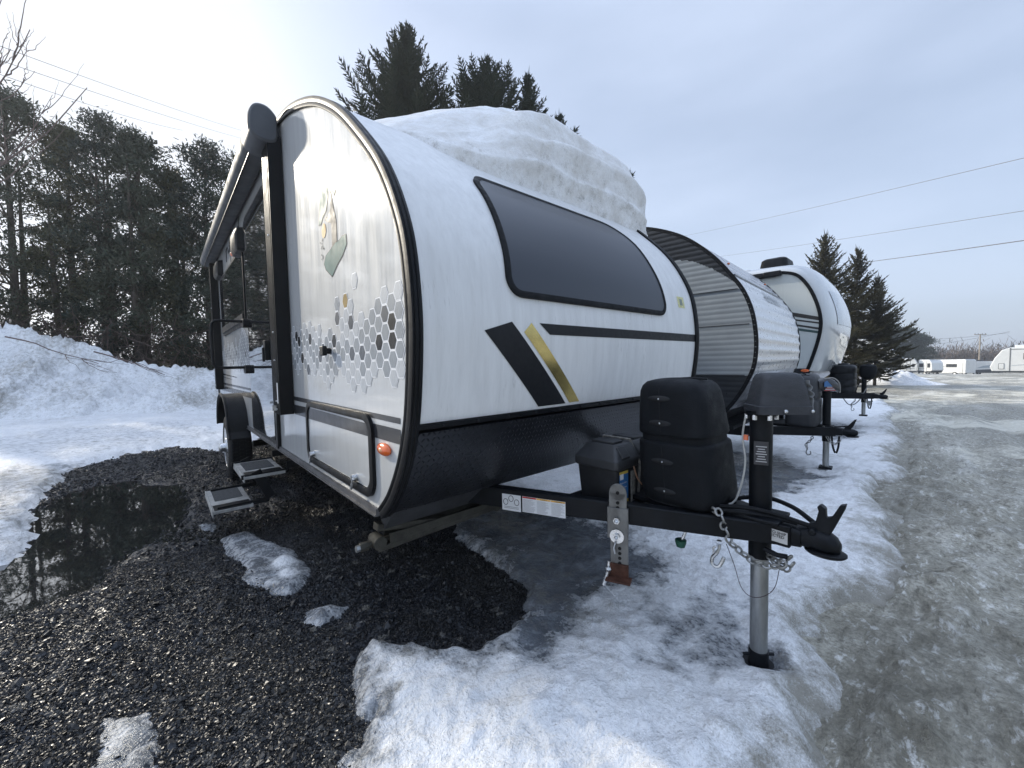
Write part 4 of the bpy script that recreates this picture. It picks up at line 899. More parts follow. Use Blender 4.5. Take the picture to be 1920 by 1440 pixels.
chain(mb,[(-.43,.985,.47),(-.42,.98,.44),(-.40,.975,.425),(-.38,.975,.43),(-.365,.98,.45),(-.36,.99,.472)],.030,.0038,.010);bT(mb,'safety_chain',CHN,tng);mb=MB();chain(mb,[(-.45,1.0,.47),(-.44,.995,.445),(-.41,.985,.44),(-.385,.99,.455),(-.37,.995,.475)],.030,.0038,.010)
bT(mb,'safety_chain',CHN,tng)
mb=MB();hk=smooth_path([(-.585,.925,.478),(-.583,.925,.45),(-.590,.922,.43),(-.603,.918,.41),(-.606,.916,.390),(-.596,.916,.378),(-.582,.918,.380),(-.574,.922,.395),(-.566,.926,.418)],30);mb.tube(hk,[.0055]*8+[.007]*22,8);mb.tube([(-.590,.921,.47),(-.575,.925,.47)],.010,8);mb.tube([(-.600,.918,.425),(-.602,.918,.445),(-.594,.92,.452)],.004,6);bT(mb,'safety_hook',ALU,tng)
mb=MB();mb.cyl((-.712,.945,.480),(-.728,.935,.430),.006,n=8);bT(mb,'plug_shaft',ALU,tng)
mb=MB();mb.rings([[(-.733+r_*math.cos(a),.932+r_*math.sin(a),z) for a in np.linspace(0,2*math.pi,24,endpoint=False)] for z,r_ in ((.398,.010),(.401,.016),(.418,.021),(.428,.022),(.431,.018))],True);bT(mb,'rubber_plug',GREEN,tng)
mb=MB();mb.tube([(-.45,.97,.478),(-.41,.97,.468),(-.38,.975,.470)],.009,8);bT(mb,'chain_bracket',FRM,tng)

# ================================================================ snow slab on the roof
def roof_snow():
    Y_=np.linspace(.20,2.125,170);s=np.r_[0,np.cumsum(np.linalg.norm(np.diff(P1,axis=0),axis=1))]
    i0=iz(P1,1.985);s0=s[i0];s_end=s0+4.3
    U=np.r_[np.linspace(0,.5,60),np.linspace(.52,4.3,90)]
    UU,YY=np.meshgrid(U,Y_,indexing='ij')
    # lower edge climbs towards the door side
    edge=np.interp(YY,[.27,.37,.44,.60,.9,1.2,1.6,2.08],[.75,.46,.26,.16,.17,.19,.16,.11])+.018*fbm(YY,YY*0,.12,3,7)
    T=np.interp(YY,[.2,.33,.38,.52,.76,1.0,1.2,1.6,1.9,2.03,2.09,2.125],[.0,.0,.045,.12,.25,.355,.38,.37,.36,.34,.28,.0])
    v=UU-edge
    lip=sstep(-.012,.07,v)*(.34+.20*sstep(.02,.25,v))+sstep(.12,.48,v)*.46
    lip=np.where(YY<.95,sstep(-.01,.10,v)*(.2)+sstep(.0,.7,v)*.8,lip*1.0)
    wgt=sstep(.7,1.1,YY);lip=(sstep(-.01,.035,v)*.42+sstep(0,.65,v)*.58)*(1-wgt)+(sstep(-.012,.05,v)*.45+sstep(.02,.24,v)*.55)*wgt
    th=T*lip*(1-.7*sstep(2.6,4.2,v))
    L=UU*1.0
    th+=sstep(.0,.04,v)*np.minimum(1,T*8)*(.012*fbm(L*3.2,YY*.35,.22,3,8)+.005*fbm(L,YY,.10,3,9)+.02*fbm(L,YY,.6,2,10)+.026*np.sin(L*34+3*fbm(YY,L,.6,2,6))*sstep(.7,1.3,YY)*sstep(.5,.25,v))
    band=np.sin(lip*2*math.pi*3.2+1.5*fbm(YY,L,.7,2,6)+.8);th+=.020*band*sstep(.04,.2,lip)*sstep(.99,.85,lip)*wgt
    th=np.where(v<0,-.012,np.maximum(th,-.012))
    q=s0+UU;PX=np.interp(q,s,P1[:,0]);PZ=np.interp(q,s,P1[:,1]);NX=np.interp(q,s,N1[:,0]);NZ=np.interp(q,s,N1[:,1])
    # snow piles up vertically more than along the wall normal
    k=.55;DX=NX*(1-k)*.9;DZ=NZ*(1-k)+k;kf=sstep(.25,.75,v)*1.0;X_=PX+NX*th*(.62*(1-kf)+.3*kf);Z_=PZ+th*((.95*NZ+.05)*(1-kf)+kf*(.25*NZ+.75))
    V=np.stack([X_,YY,Z_],-1).reshape(-1,3);F=gridfaces(len(U),len(Y_),(v>-.03))
    d=np.stack([t for t in [V]],0)[0]
    Wd=(V-np.array([0,-.6,CAMH]))@TW.T+np.array([0,0,CAMH])
    loc=t2w((-3.2,1.1,2.6));Wd=Wd-loc
    drt=.02+.22*sstep(.25,.0,v);V2,F2,at=compact(Wd,F,{'ice':.0+.15*sstep(.06,.0,v)+.20*sstep(.2,-.8,band)*sstep(.99,.8,lip)*wgt,'dirt':drt})  # ice term greys the lower edge, painting in its contact shadow line
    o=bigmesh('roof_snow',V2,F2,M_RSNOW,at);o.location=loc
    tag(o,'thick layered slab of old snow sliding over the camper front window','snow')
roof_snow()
# ================================================================ second camper (corrugated) and third camper (fibreglass nose)
def local_trailer(xf,ys,yaw,name,label,grp='travel trailers parked side by side'):
    """local frame: x forward (0 = front edge), y from the near side inwards"""
    return trailer_root((xf,ys,0),name,label,'travel trailer',R(yaw),grp)
def sil(parent,name,mb,mats,**k): return mb.build(name,mats,parent,(0,0,0),**k)
def side_ribbed(root,P,y,W,xr,cols,matf,near=True):
    """side wall with horizontal pressed ribs, rows between front profile and rear"""
    zs=np.arange(P[:,1].min(),P[:,1].max()-.004,.0165);mb=MB();pit=.099
    half=P[:len(P)]
    def xfront(z):
        m=P[:,0]>-2.2;return float(np.interp(z,P[m][:,1],P[m][:,0]))
    nx=130
    rows=[]
    for z in zs:
        f=(z%pit)/pit;d=.0095*sum(h_*math.exp(-((f-c_)/w2_)**2) for c_,h_,w2_ in ((.18,1,.09),(.45,.6,.07),(.72,.9,.10)))
        x0=xfront(z);xs_=[x0-((x0-xr))*(k/nx)**2.2 for k in range(nx+1)]
        rows.append([(x,y-(d if near else -d),z) for x in xs_])
    vs=[p for r in rows for p in r];n=nx+1
    for i in range(len(rows)-1):
        for k in range(nx):
            a=i*n+k;mb.f.append((a,a+1,a+n+1,a+n));c=np.mean([vs[a],vs[a+1],vs[a+n]],0);mb.m.append(matf(c[0],c[2]))
    mb.v=vs;return mb.build('side_wall',cols,root,(0,0,0),angle=60)
def tongue_simple(root,cy,x0,xc,jx_,zt=.47,hw=.62,jack_top=.80,foot=-.02,cover=None,chain_mat=CHN):
    mb=MB()
    for s in (1,-1):
        a=np.array([x0,cy+s*hw,zt-.045]);b=np.array([xc-.18,cy+s*.05,zt-.045]);u=b-a;oriented((a+b)/2,(np.linalg.norm(u),.045,.09),u,mb=mb)
    tf=mb.build('tongue_frame',FRM,root,(0,0,0),bevel=.005)
    mb=MB();mb.box((jx_-.02,cy,zt+.004),(.16,.14,.012));mb.box((jx_-.34,cy,zt+.004),(.36,.34,.014));mb.build('tongue_crossmember',FRM,tf)
    mb=MB();sec_=lambda x,h,z0,z1,r:[(x,cy+a,b) for a,b in rrect(-h,h,z0,z1,r,4)]
    mb.rings([sec_(xc-.34,.052,zt-.085,zt,.012),sec_(xc-.15,.050,zt-.085,zt-.005,.012),sec_(xc-.12,.042,zt-.085,zt-.014,.016)],True)
    mb.rings([[(x,cy+h*math.cos(a),zt-.05+h2*math.sin(a)) for a in np.linspace(0,6.283,17)[:-1]] for x,h,h2 in ((xc-.13,.036,.034),(xc-.09,.040,.040),(xc-.03,.040,.036),(xc-.005,.026,.022),(xc,.012,.010))],True)
    mb.cyl((xc-.045,cy,zt-.092),(xc-.045,cy,zt-.082),.052,n=20)
    cp=mb.build('coupler',FRM,tf)
    mb=MB();mb.prism([(xc-.11,zt-.02),(xc-.10,zt+.015),(xc-.08,zt+.02),(xc-.03,zt+.085),(xc-.012,zt+.09),(xc-.04,zt+.01),(xc-.06,zt-.015)],cy-.014,cy+.014);mb.build('latch_lever',FRM,cp)
    mb=MB();mb.cyl((jx_,cy,zt-.16),(jx_,cy,jack_top),.036,n=20);jp=mb.build('jack_post',FRM,root)
    mb=MB();mb.cyl((jx_,cy,foot),(jx_,cy,zt-.15),.0285,n=20);mb.build('jack_inner_tube',STL,jp)
    mb=MB();mb.box((jx_,cy,foot+.005),(.11,.11,.02));mb.build('jack_foot',FRM,jp)
    mb=MB();chain(mb,[(jx_-.02,cy-.08,zt+.01),(jx_,cy-.09,zt-.05),(jx_+.03,cy-.085,zt-.13),(jx_+.08,cy-.07,zt-.17),(jx_+.12,cy-.05,zt-.12)],.038,.0045,.012);mb.build('safety_chain',chain_mat,tf);mb=MB()
    chain(mb,[(jx_-.10,cy-.07,zt-.09),(jx_-.12,cy-.075,zt-.15),(jx_-.16,cy-.075,zt-.20),(jx_-.15,cy-.075,zt-.25)],.034,.0045,.011)
    mb.tube(smooth_path([(jx_-.15,cy-.075,zt-.25),(jx_-.16,cy-.075,zt-.29),(jx_-.145,cy-.075,zt-.315),(jx_-.12,cy-.075,zt-.30),(jx_-.125,cy-.075,zt-.27)],14),.006,6)
    mb.build('safety_chain',chain_mat,tf);mb=MB()
    mb.tube(smooth_path([(jx_+.05,cy-.05,zt-.09),(jx_+.06,cy-.05,zt-.20),(jx_+.085,cy-.05,zt-.27),(jx_+.105,cy-.05,zt-.20),(jx_+.11,cy-.05,zt-.09)],16),.009,6)
    mb.build('hanging_loop',FRM,tf)
    mb=MB();mb.tube(smooth_path([(jx_-.05,cy-.03,zt+.22),(jx_-.10,cy-.05,zt+.02),(jx_+.0,cy-.10,zt-.02),(jx_+.1,cy-.06,zt+.01),(xc-.1,cy,zt+.01)],20),.007,6);mb.build('brake_hose',RUB,tf)
    return jp
# ---- T2
T2=local_trailer(-1.235,3.45,5.0,'travel_trailer','grey ribbed-metal travel trailer with black upper band, second in the row')
PB2=[(-.42,.50),(-.28,.62),(-.17,.76),(-.09,.90),(-.045,1.0),(-.015,1.08),(0,1.232),(-.005,1.391),(-.037,1.592),(-.11,1.787),(-.2,1.923),(-.331,2.099),(-.498,2.269),(-.674,2.406),(-.91,2.525),(-1.15,2.60),(-1.6,2.66),(-2.6,2.68),(-6.4,2.66),(-6.75,2.6),(-6.8,2.4),(-6.8,.50)]
P2,N2=make_prof(PB2,240);W2=2.32
RG=pm('grey_ribbed_metal',(.27,.295,.315),.38,.15,.08,6,.05,60,coat=.2,coatr=.2);RK=pm('black_ribbed_metal',(.022,.024,.028),.33,.1,.15,8,coat=.3,coatr=.2);RWf=pm('silver_ribbed_metal',(.62,.63,.65),.30,.30,.10,5,.03,20,coat=.5,coatr=.12,stretch=(1,1,3));RPu=pm('taupe_ribbed_metal',(.30,.295,.32),.26,.3,.15,6,.1,30,coat=.5,coatr=.12,stretch=(1,1,3))
def mf(x,z):
    if z<1.0: return 1
    zb=float(np.interp(x,[-2.2,-.95,-.73,-.57,-.385,-.21,-.12,0],[2.17,2.17,2.165,2.134,2.026,1.884,1.80,1.5]))
    return 1 if z>zb else 0
side_ribbed(T2,P2,.0,W2,-6.8,[RG,RK],mf);side_ribbed(T2,P2,W2,W2,-6.8,[RG,RK],mf,False)
mb=MB()
for z_,x_ in ((1.80,-.11),(1.47,-.01),(1.0,-.045)): mb.box((-3.4+x_/2,-.0115,z_),(6.7+x_,.004,.008))
sil(T2,'panel_seam',mb,RK)
kz2=int(np.argmin(np.abs(P2[:90,1]-1.95)));kr2=int(np.argmin(np.abs(P2[:,0]+1.3)+np.where(P2[:,1]>2,0,9)))
def ribshell(i0,i1,name,mat,root=T2,P=P2,N=N2,W=W2,amp=.0075,pit=.105):
    s=np.r_[0,np.cumsum(np.linalg.norm(np.diff(P,axis=0),axis=1))];ss=np.linspace(s[i0],s[i1],max(4,int((s[i1]-s[i0])/.014)))
    A=np.stack([np.interp(ss,s,P[:,k]) for k in (0,1)],1);B=np.stack([np.interp(ss,s,N[:,k]) for k in (0,1)],1)
    f=(ss%pit)/pit;d=amp*np.abs(np.sin(np.clip(f/.6,0,1)*math.pi))
    Q=A+B*d[:,None];I=A-B*.02
    mb=MB();ny=14;mb.rings([[(q[0],y+.0,q[1]) for q in Q]+[(q[0],y,q[1]) for q in I[::-1]] for y in np.linspace(.012,W-.012,ny)],True);return mb.build(name,mat,root,(0,0,0),angle=50)
k0=int(np.argmin(np.abs(P2[:90,1]-.95)))
ribshell(0,k0,'front_skirt',RK);fw2=ribshell(k0,kz2,'front_wall',RWf);ribshell(kz2,kr2,'front_brow',RPu)
sil(T2,'roof',shell(MB(),P2,N2,kr2,len(P2)-1,.01,W2-.01,0,.02),pm('white_roof_rubber',(.55,.56,.57),.6))
for y_,s_ in ((0,1),(W2,-1)): sil(T2,'edge_trim',trim(P2,N2,y_,s_,MB(),.72),TRIM)
mb=MB();i=kz2;mb.box((P2[i][0]+.012,W2/2,P2[i][1]),(.014,W2-.06,.016));sil(T2,'seam_strip',mb,RK)
for y_ in (.35,1.97):
    i=int(np.argmin(np.abs(P2[:110,1]-2.10)));mb=MB();mb.sphere((P2[i][0]+.012,y_,P2[i][1]+.006),1,12,0,(.012,.035,.010));sil(T2,'marker_light',mb,ORG)
mb=MB();V,F=text_geo('Extreme',.17,.004)
def cyl_text(mb,txt,size,yc,zc,P,N,off,bold=.003,mirror=True,wscale=1.0):
    V,F=text_geo(txt,size,bold);w_=V[:,0].max()*wscale;vs=[]
    for p in V:
        z=zc+p[1];y=yc-w_/2+p[0]*wscale;i=int(np.argmin(np.abs(P[:len(P)//2,1]-z)));x=np.interp(z,P[:80,1],P[:80,0]);n=N[i];vs.append((x+n[0]*off,y,z+n[1]*off))
    mb.add(vs,F);return mb
sil(T2,'lettering',cyl_text(MB(),'Extreme',.17,1.25,1.76,P2,N2,.0145,wscale=1.25),pm('grey_letters',(.34,.36,.37),.3,.2),smooth=False,recalc=False)
mb=MB();mb.box((-3.4,W2/2,.49),(6.4,W2-.1,.03));mb.box((-3.4,.4,.42),(6.6,.05,.10));mb.box((-3.4,W2-.4,.42),(6.6,.05,.10));sil(T2,'chassis',mb,FRM)
wheel(T2,-4.2,.12,.33,.2,(0,0,0));wheel(T2,-4.2,W2-.12,.33,.2,(0,0,0),1)
jp2=tongue_simple(T2,1.16,-.35,.655,.40,.425,.50,.79,-.02)
p2=propane('propane_cover',T2,(0,0,0),.205,1.16,.43,.55,.15,.26,pm('dark_cover',(.030,.032,.037),.55,0,.2,7,.4,200),5)
mb=MB();mb.tube([(.10,1.0,.985),(.20,1.0,.99),(.24,1.0,.975)],.006,6);mb.tube([(.08,.9,.98),(.28,.9,.97)],.004,6);sil(T2,'lid_seam',mb,BLK)
# power-jack cover shaped like a beaked head, with a flag print
mb=MB();hx,hy=.40,1.16;F2=[]
for s_,hw,z0,z1 in ((-.12,.045,.80,.915),(-.06,.062,.79,.935),(.0,.066,.79,.935),(.05,.060,.79,.915),(.09,.045,.795,.88),(.115,.03,.78,.84),(.122,.018,.765,.81)):
    F2.append([(hx+s_*.7,hy+s_*.7+a*.7,b) if 0 else (hx+s_*.72-a*.69,hy+s_*.69+a*.72,b) for a,b in rrect(-hw,hw,z0,z1,min(hw,(z1-z0)/2)*.8,4)])
mb.rings(F2,True);jc=mb.build('jack_motor_cover',pm('black_glossy_plastic',(.02,.021,.025),.3,0,.2,9,coat=.5),jp2)
mb=MB()
def hp(s_,z,o=.001,hw=.066): return (hx+s_*.72+(hw+o)*.69,hy+s_*.69-(hw+o)*.72,z)
mb.add([hp(-.085,.845,.002),hp(-.085,.895,.002),hp(-.055,.91,.002),hp(-.03,.88,.003),hp(.0,.85,.003)],[(0,1,2,3,4)],0)
for k in range(4): mb.add([hp(-.085+.01*k,.805+.011*k,.003),hp(.04-.012*k,.805+.011*k,.001),hp(.03-.012*k,.813+.011*k,.001),hp(-.085+.01*k,.813+.011*k,.003)],[(0,1,2,3)],1 if k%2==0 else 2)
mb.build('flag_print',[pm('print_blue',(.05,.16,.36),.4),pm('print_red',(.42,.08,.08),.4),pm('print_white',(.5,.5,.5),.4)],jc,smooth=False,recalc=False)
mb=MB();mb.tube(smooth_path([hp(-.06,.93,-.03),hp(.02,.935,-.02),hp(.075,.90,-.02),hp(.105,.85,-.03),hp(.118,.78,-.045)],16),.006,6);mb.build('pale_edge',pm('pale_edge_plastic',(.35,.34,.33),.5),jc)
# ---- T3
T3=local_trailer(-1.53,7.52,2.0,'travel_trailer','white travel trailer with rounded glossy nose and roof air conditioner, third in row')
PB3=[(-.62,.50),(-.45,.66),(-.27,.80),(-.185,.902),(-.11,1.135),(-.035,1.424),(0,1.686),(-.023,1.904),(-.085,2.127),(-.187,2.36),(-.332,2.555),(-.48,2.625),(-.8,2.66),(-2.2,2.66),(-5.8,2.66),(-6.5,2.64),(-6.55,2.5),(-6.55,.50)]
P3,N3=make_prof(PB3,220);W3=2.44
PG3=mat_panel('pale_grey_panel',(.56,.60,.60),.5,.1,.04,.25);CAP=NT('fibreglass_cap');CAP.set(base=(.56,.58,.59),rough=.12,coat=1,coatr=.03,normal=CAP.bump(CAP.noise(1.6,None,3,.5),.18,.05));CAP=CAP.m
sil(T3,'side_wall',MB().prism([tuple(p-n*.006) for p,n in zip(P3,N3)],0,.018),PG3,smooth=False);sil(T3,'side_wall',MB().prism([tuple(p-n*.006) for p,n in zip(P3,N3)],W3-.018,W3),PG3,smooth=False)
ka=int(np.argmin(np.abs(P3[:90,1]-.95)));kb=int(np.argmin(np.abs(P3[:,0]+1.9)+np.where(P3[:,1]>2,0,9)))
mb=MB();R_=[]
for t in np.r_[np.linspace(0,.08,5),np.linspace(.12,.88,22),np.linspace(.92,1,5)]:
    e=max(0,1-abs(2*t-1)**3.2);b_=.17*e**.6;up=.24*e**.55;y_=.014+(W3-.028)*t
    A=[(P3[i][0]+N3[i][0]*(b_+.002)-.0,y_,P3[i][1]+N3[i][1]*(b_*(.4 if P3[i][1]<1.5 else 1)+.002)+max(0,(P3[i][1]-2.2))*up*.3) for i in range(ka,kb)]
    I=[(P3[i][0]-N3[i][0]*.02,y_,P3[i][1]-N3[i][1]*.02) for i in range(ka,kb)][::-1];R_.append(A+I)
mb.rings(R_,True);cap3=sil(T3,'nose_cap',mb,CAP,angle=70)
sil(T3,'roof',shell(MB(),P3,N3,kb-1,len(P3)-1,.01,W3-.01,0.0,.02),CAP)
mb=MB();mb.box((-3.4,W3/2,2.73),(4.6,W3-.3,.16));sil(T3,'roof_crown',mb,CAP,bevel=.05)
sil(T3,'front_skirt',shell(MB(),P3,N3,0,ka,.012,W3-.012,.03,.03,6),RK)
def trimwide(P,N,y,sgn,w_,mb): return mb.rings([[(p[0]+n[0]*o,y+sgn*a,p[1]+n[1]*o) for a,o in ((.004,.006),(-.014,.004),(-.014,-w_),(.004,-w_))] for p,n in zip(P,N)],True)
for y_,s_ in ((0,1),(W3,-1)): sil(T3,'edge_trim',trimwide(P3[:kb],N3[:kb],y_,s_,.045,MB()),TRIM)
mb=MB()
def s3(z0,z1,z2,z3,x1,m=0): 
    xe=float(np.interp((z2+z3)/2,P3[:80,1],P3[:80,0]))-.03;mb.add([(xe,-.003,z2),(xe,-.003,z3),(x1,-.003,z1),(x1,-.003,z0)],[(0,1,2,3)],m)
s3(1.96,2.03,1.755,1.815,-.75);s3(1.86,1.885,1.70,1.727,-.68);s3(1.76,1.785,1.605,1.64,-.60);s3(1.66,1.70,1.545,1.585,-.52,1)
sil(T3,'side_stripe',mb,[INK,pm('dark_green_vinyl',(.05,.09,.09),.4)],smooth=False)
mb=MB();mb.box((-3.3,-.002,.72),(6.2,.014,.50));sil(T3,'lower_skirt',mb,RK)
mb=MB();mb.box((-2.6,-.05,2.60),(3.9,.09,.07));mb.box((-.70,-.055,2.615),(.26,.10,.085));sil(T3,'awning_housing',mb,BLK,bevel=.015)
mb=MB();mb.sphere((-.22,-.018,.935),1,12,0,(.06,.014,.025));sil(T3,'marker_light',mb,ORG)
# nose window
mb=MB();rows=[]
for z in np.linspace(1.68,2.24,12):
    i=int(np.argmin(np.abs(P3[:100,1]-z)));n=N3[i];t=(z-1.68)/.56;row=[]
    for y_ in np.linspace(.40+.0*t,W3-.40,12):
        tt=(y_-.014)/(W3-.028);e=max(0,1-abs(2*tt-1)**3.2);b_=.17*e**.6;row.append((P3[i][0]+n[0]*(b_+.008),y_,P3[i][1]+n[1]*(b_+.008)))
    rows.append(row)
mb.rings(rows,False,closed=False);sil(T3,'front_window',mb,pm('nose_window',(.26,.30,.36),.2,0,.1,3,coat=1))
mb=MB();mb.rings([[(x,y,z) for x,y in rrect(-1.16+q,-.66-q,.82+q,1.46-q,.09,6)] for z,q in ((2.78,.0),(2.86,.0),(3.06,.035),(3.09,.07),(3.10,.12))],True);ac=sil(T3,'air_conditioner',mb,BLK)
mb=MB();flat_text(mb,'5G',.11,(-.98,.835,2.92),(1,0,.0),(0,.12,.99),bold=.003);mb.add([(-1.06,.832,2.905),(-.76,.832,2.905),(-.76,.832,2.897),(-1.06,.832,2.897)],[(0,1,2,3)],0);mb.build('printed_logo',pm('pale_blue_print',(.45,.52,.66),.5),ac,smooth=False,recalc=False)
mb=MB();mb.box((-3.4,W3/2,.49),(6.2,W3-.1,.03));mb.box((-3.4,.4,.42),(6.4,.05,.10));sil(T3,'chassis',mb,FRM)
wheel(T3,-4.2,.12,.33,.2,(0,0,0))
jp3=tongue_simple(T3,1.22,-.5,.735,.42,.50,.55,.80,.10)
mb=MB();cx,cy=.13,1.22
st_=[(.50,.93),(.52,1.0),(.60,1.0),(.61,.96),(.63,.96),(.64,1.0),(.72,1.0),(.73,.96),(.75,.96),(.76,1.0),(.84,1.0),(.85,.96),(.87,.96),(.88,1.0),(.955,1.0),(.985,.95),(1.005,.80),(1.01,.45),(1.025,.42),(1.035,.38),(1.038,.2)]
mb.rings([sq(cx,cy,z,.185*s,.30*s,3) for z,s in st_],True);sil(T3,'propane_cover',mb,BLK,angle=50)
mb=MB();F2=[]
for z,q in ((.735,.25),(.76,.6),(.80,.85),(.86,1.0),(.93,1.0),(.985,.9),(1.005,.6),(1.012,.2)): F2.append([(.47+.115*q*math.cos(a)+.02*math.sin(3*a)*q*.5,1.22+.085*q*math.sin(a),z) for a in np.linspace(0,6.283,25)[:-1]])
mb.rings(F2,True);mb.build('jack_motor_cover',CVR,jp3)
mb=MB();mb.box((.50,1.16,.33),(.05,.04,.08));mb.tube(smooth_path([(.46,1.18,.60),(.38,1.13,.40),(.30,1.12,.30),(.22,1.13,.30),(.15,1.13,.40)],16),.008,6);sil(T3,'trailer_plug',mb,pm('grey_plug',(.3,.31,.31),.5))

# ================================================================ far row of recreational vehicles
RVW=pm('far_white_body',(.74,.75,.74),.3,0,.05,2,coat=.6);RVG=pm('far_grey_band',(.16,.17,.18),.4);RVD=pm('far_dark_body',(.05,.055,.06),.4);RVS=pm('far_blue_grey',(.36,.42,.46),.4);DW=pm('far_window',(.02,.022,.026),.1,0,.1,3,coat=.5);SNW=pm('roof_snow_white',(.82,.85,.88),.7,0,.08,2)
def rv(name,label,cat,loc,ang,prof,wdt,parts,group='recreational vehicles parked across the lot'):
    """x along the body (towards heading), y=0 is the face nearest the lane"""
    o=empty(name,loc,ang,label,cat,group)
    mb=MB().prism(prof,0,wdt);b=mb.build('body',RVW,o,(0,0,0),smooth=False,bevel=.06)
    for p in parts:
        k,args=p[0],p[1:]
        if k=='win':
            x0,x1,z0,z1=args;w_=MB().prism(rrect(x0-.04,x1+.04,z0-.04,z1+.04,.06,3),-.02,0).build('window',RVG,o,(0,0,0),smooth=False);MB().prism(rrect(x0,x1,z0,z1,.05,3),-.03,-.0205).build('pane',DW,w_,(0,0,0),smooth=False)
        elif k=='door':
            x0,x1,z0,z1=args;d=MB().prism(rrect(x0,x1,z0,z1,.06,3),-.02,0).build('door',RVG,o,(0,0,0),smooth=False);MB().prism(rrect(x0+.04,x1-.04,z0+.04,z1-.04,.05,3),-.03,-.0205).build('door_panel',RVW,d,(0,0,0),smooth=False)
        elif k=='band': MB().prism(args[0],-.012,wdt+.012).build(args[2] if len(args)>2 else 'stripe',args[1],o,(0,0,0),smooth=False)
        elif k=='wheel':
            for x in args:
                for y_ in (.1,wdt-.1):
                    m=MB();m.cyl((x,y_-.12,.34),(x,y_+.12,.34),.36,n=24);wh=m.build('wheel',RUB,o,(0,0,0));m=MB();m.cyl((x,y_-.13,.34),(x,y_+.13,.34),.19,n=20);m.build('rim',ALU,wh,(0,0,0))
        elif k=='box':
            c,d,m_,nm=args;MB().box(c,d).build(nm,m_,o,(0,0,0),smooth=False,bevel=.03)
        elif k=='tube':
            m=MB();m.tube(args[0],args[1],6);m.build(args[2],RVG,o,(0,0,0))
    return o
AX=math.atan2(.75,.66)
rv('fifth_wheel_trailer','tall fifth-wheel trailer with raked dark nose behind the spruces','fifth wheel',(-4.95-11,66.5,.35),0,[(0,.6),(9.0,.6),(9.6,.9),(11.0,1.0),(11.15,1.5),(10.2,2.6),(9.0,3.85),(0,3.85)],2.5,
 [('band',[(9.0,.59),(11.0,.99),(11.17,1.5),(10.75,2.02),(9.9,1.3),(8.6,.8)],RVD,'dark_nose'),('band',[(0,3.5),(8.6,3.5),(8.6,3.56),(0,3.56)],RVG),('win',1.2,2.4,2.0,2.9),('win',3.2,4.3,1.9,2.9),('door',6.2,6.95,1.0,3.0),('band',[(7.6,3.55),(7.66,3.55),(7.66,1.0),(7.6,1.0)],RVG),('band',[(8.3,2.0),(8.35,2.0),(10.1,1.1),(10.05,1.05)],RVG),('box',(4.5,1.25,3.92),(8.8,2.4,.14),SNW,'roof_snow'),('wheel',2.6,3.5),('tube',[(9.2,.4,.0),(9.2,.4,.9)],.06,'landing_leg')])
rv('travel_trailer','small white trailer with two tall dark trim lines beside the fifth wheel nose','travel trailer',(-8.2,112.0,-1.02),0,[(0,.55),(2.0,.55),(2.2,.9),(2.3,2.2),(1.9,3.1),(0,3.25)],2.4,
 [('band',[(.0,.5),(2.1,.5),(2.2,.85),(0,.85)],RVD),('band',[(.75,.9),(.82,.9),(.82,3.1),(.75,3.1)],RVG),('band',[(1.25,.9),(1.32,.9),(1.32,3.1),(1.25,3.1)],RVG),('win',1.55,1.85,1.6,2.2),('box',(.9,1.2,3.27),(1.7,2.2,.12),SNW,'roof_snow'),('wheel',1.2),('tube',[(.3,-.1,1.3),(1.9,-.1,1.3)],.04,'bumper_rail')])
rv('travel_trailer','white travel trailer with two dark windows, between the trimmed one and the motorhome','travel trailer',(-5.85,113,-1.04),R(-38),[(0,.55),(2.0,.55),(2.5,1.0),(2.35,2.4),(2.0,2.9),(0,2.95)],2.4,
 [('win',.2,.9,1.6,2.3),('win',1.65,2.1,1.5,2.3),('door',1.1,1.5,.7,2.7),('band',[(0,.5),(2.1,.5),(2.4,.85),(0,.85)],RVD),('band',[(0,1.25),(2.3,1.2),(2.3,1.26),(0,1.33)],RVG),('box',(1.0,1.2,2.99),(1.8,2.2,.10),SNW,'roof_snow'),('wheel',1.2)])
rv('motorhome','white motorhome with cab at its left end and sleeping overhang above the cab','motorhome',(-5.5,123.2,-1.17),R(-33),[(.9,.45),(7.0,.45),(7.05,3.1),(.2,3.1),(-.2,2.8),(-.15,2.2),(.9,2.1)],2.5,
 [('box',(.35,1.25,1.0),(1.9,2.1,.9),RVW,'cab'),('box',(.85,1.25,1.75),(.7,2.0,.7),DW,'windscreen'),('win',.1,2.8,1.75,2.35),('win',3.9,5.6,1.65,2.25),('band',[(1.0,1.0),(3.9,1.9),(3.9,1.98),(1.0,1.12)],RVG),('box',(1.7,1.2,3.25),(1.1,.9,.3),RVD,'air_conditioner'),('box',(4.6,1.25,3.15),(4.6,2.3,.1),SNW,'roof_snow'),('wheel',.6,5.3),('door',6.1,6.6,.6,2.5)])
rv('travel_trailer','blue-grey and white trailer with black lower half beside the motorhome','travel trailer',(-.6,134,-1.34),R(-12),[(0,.5),(5.9,.5),(6.3,1.0),(5.9,2.7),(5.6,3.0),(0,3.05)],2.5,
 [('win',.6,2.4,1.75,2.4),('band',[(0,.48),(5.9,.48),(6.25,1.0),(5.5,1.35),(2.5,1.1),(0,.95)],RVD,'dark_skirt'),('band',[(2.6,1.5),(6.1,1.7),(5.98,2.4),(3.6,2.0)],RVS),('box',(2.7,1.25,3.15),(1.1,.9,.3),RVD,'air_conditioner'),('wheel',2.5)])
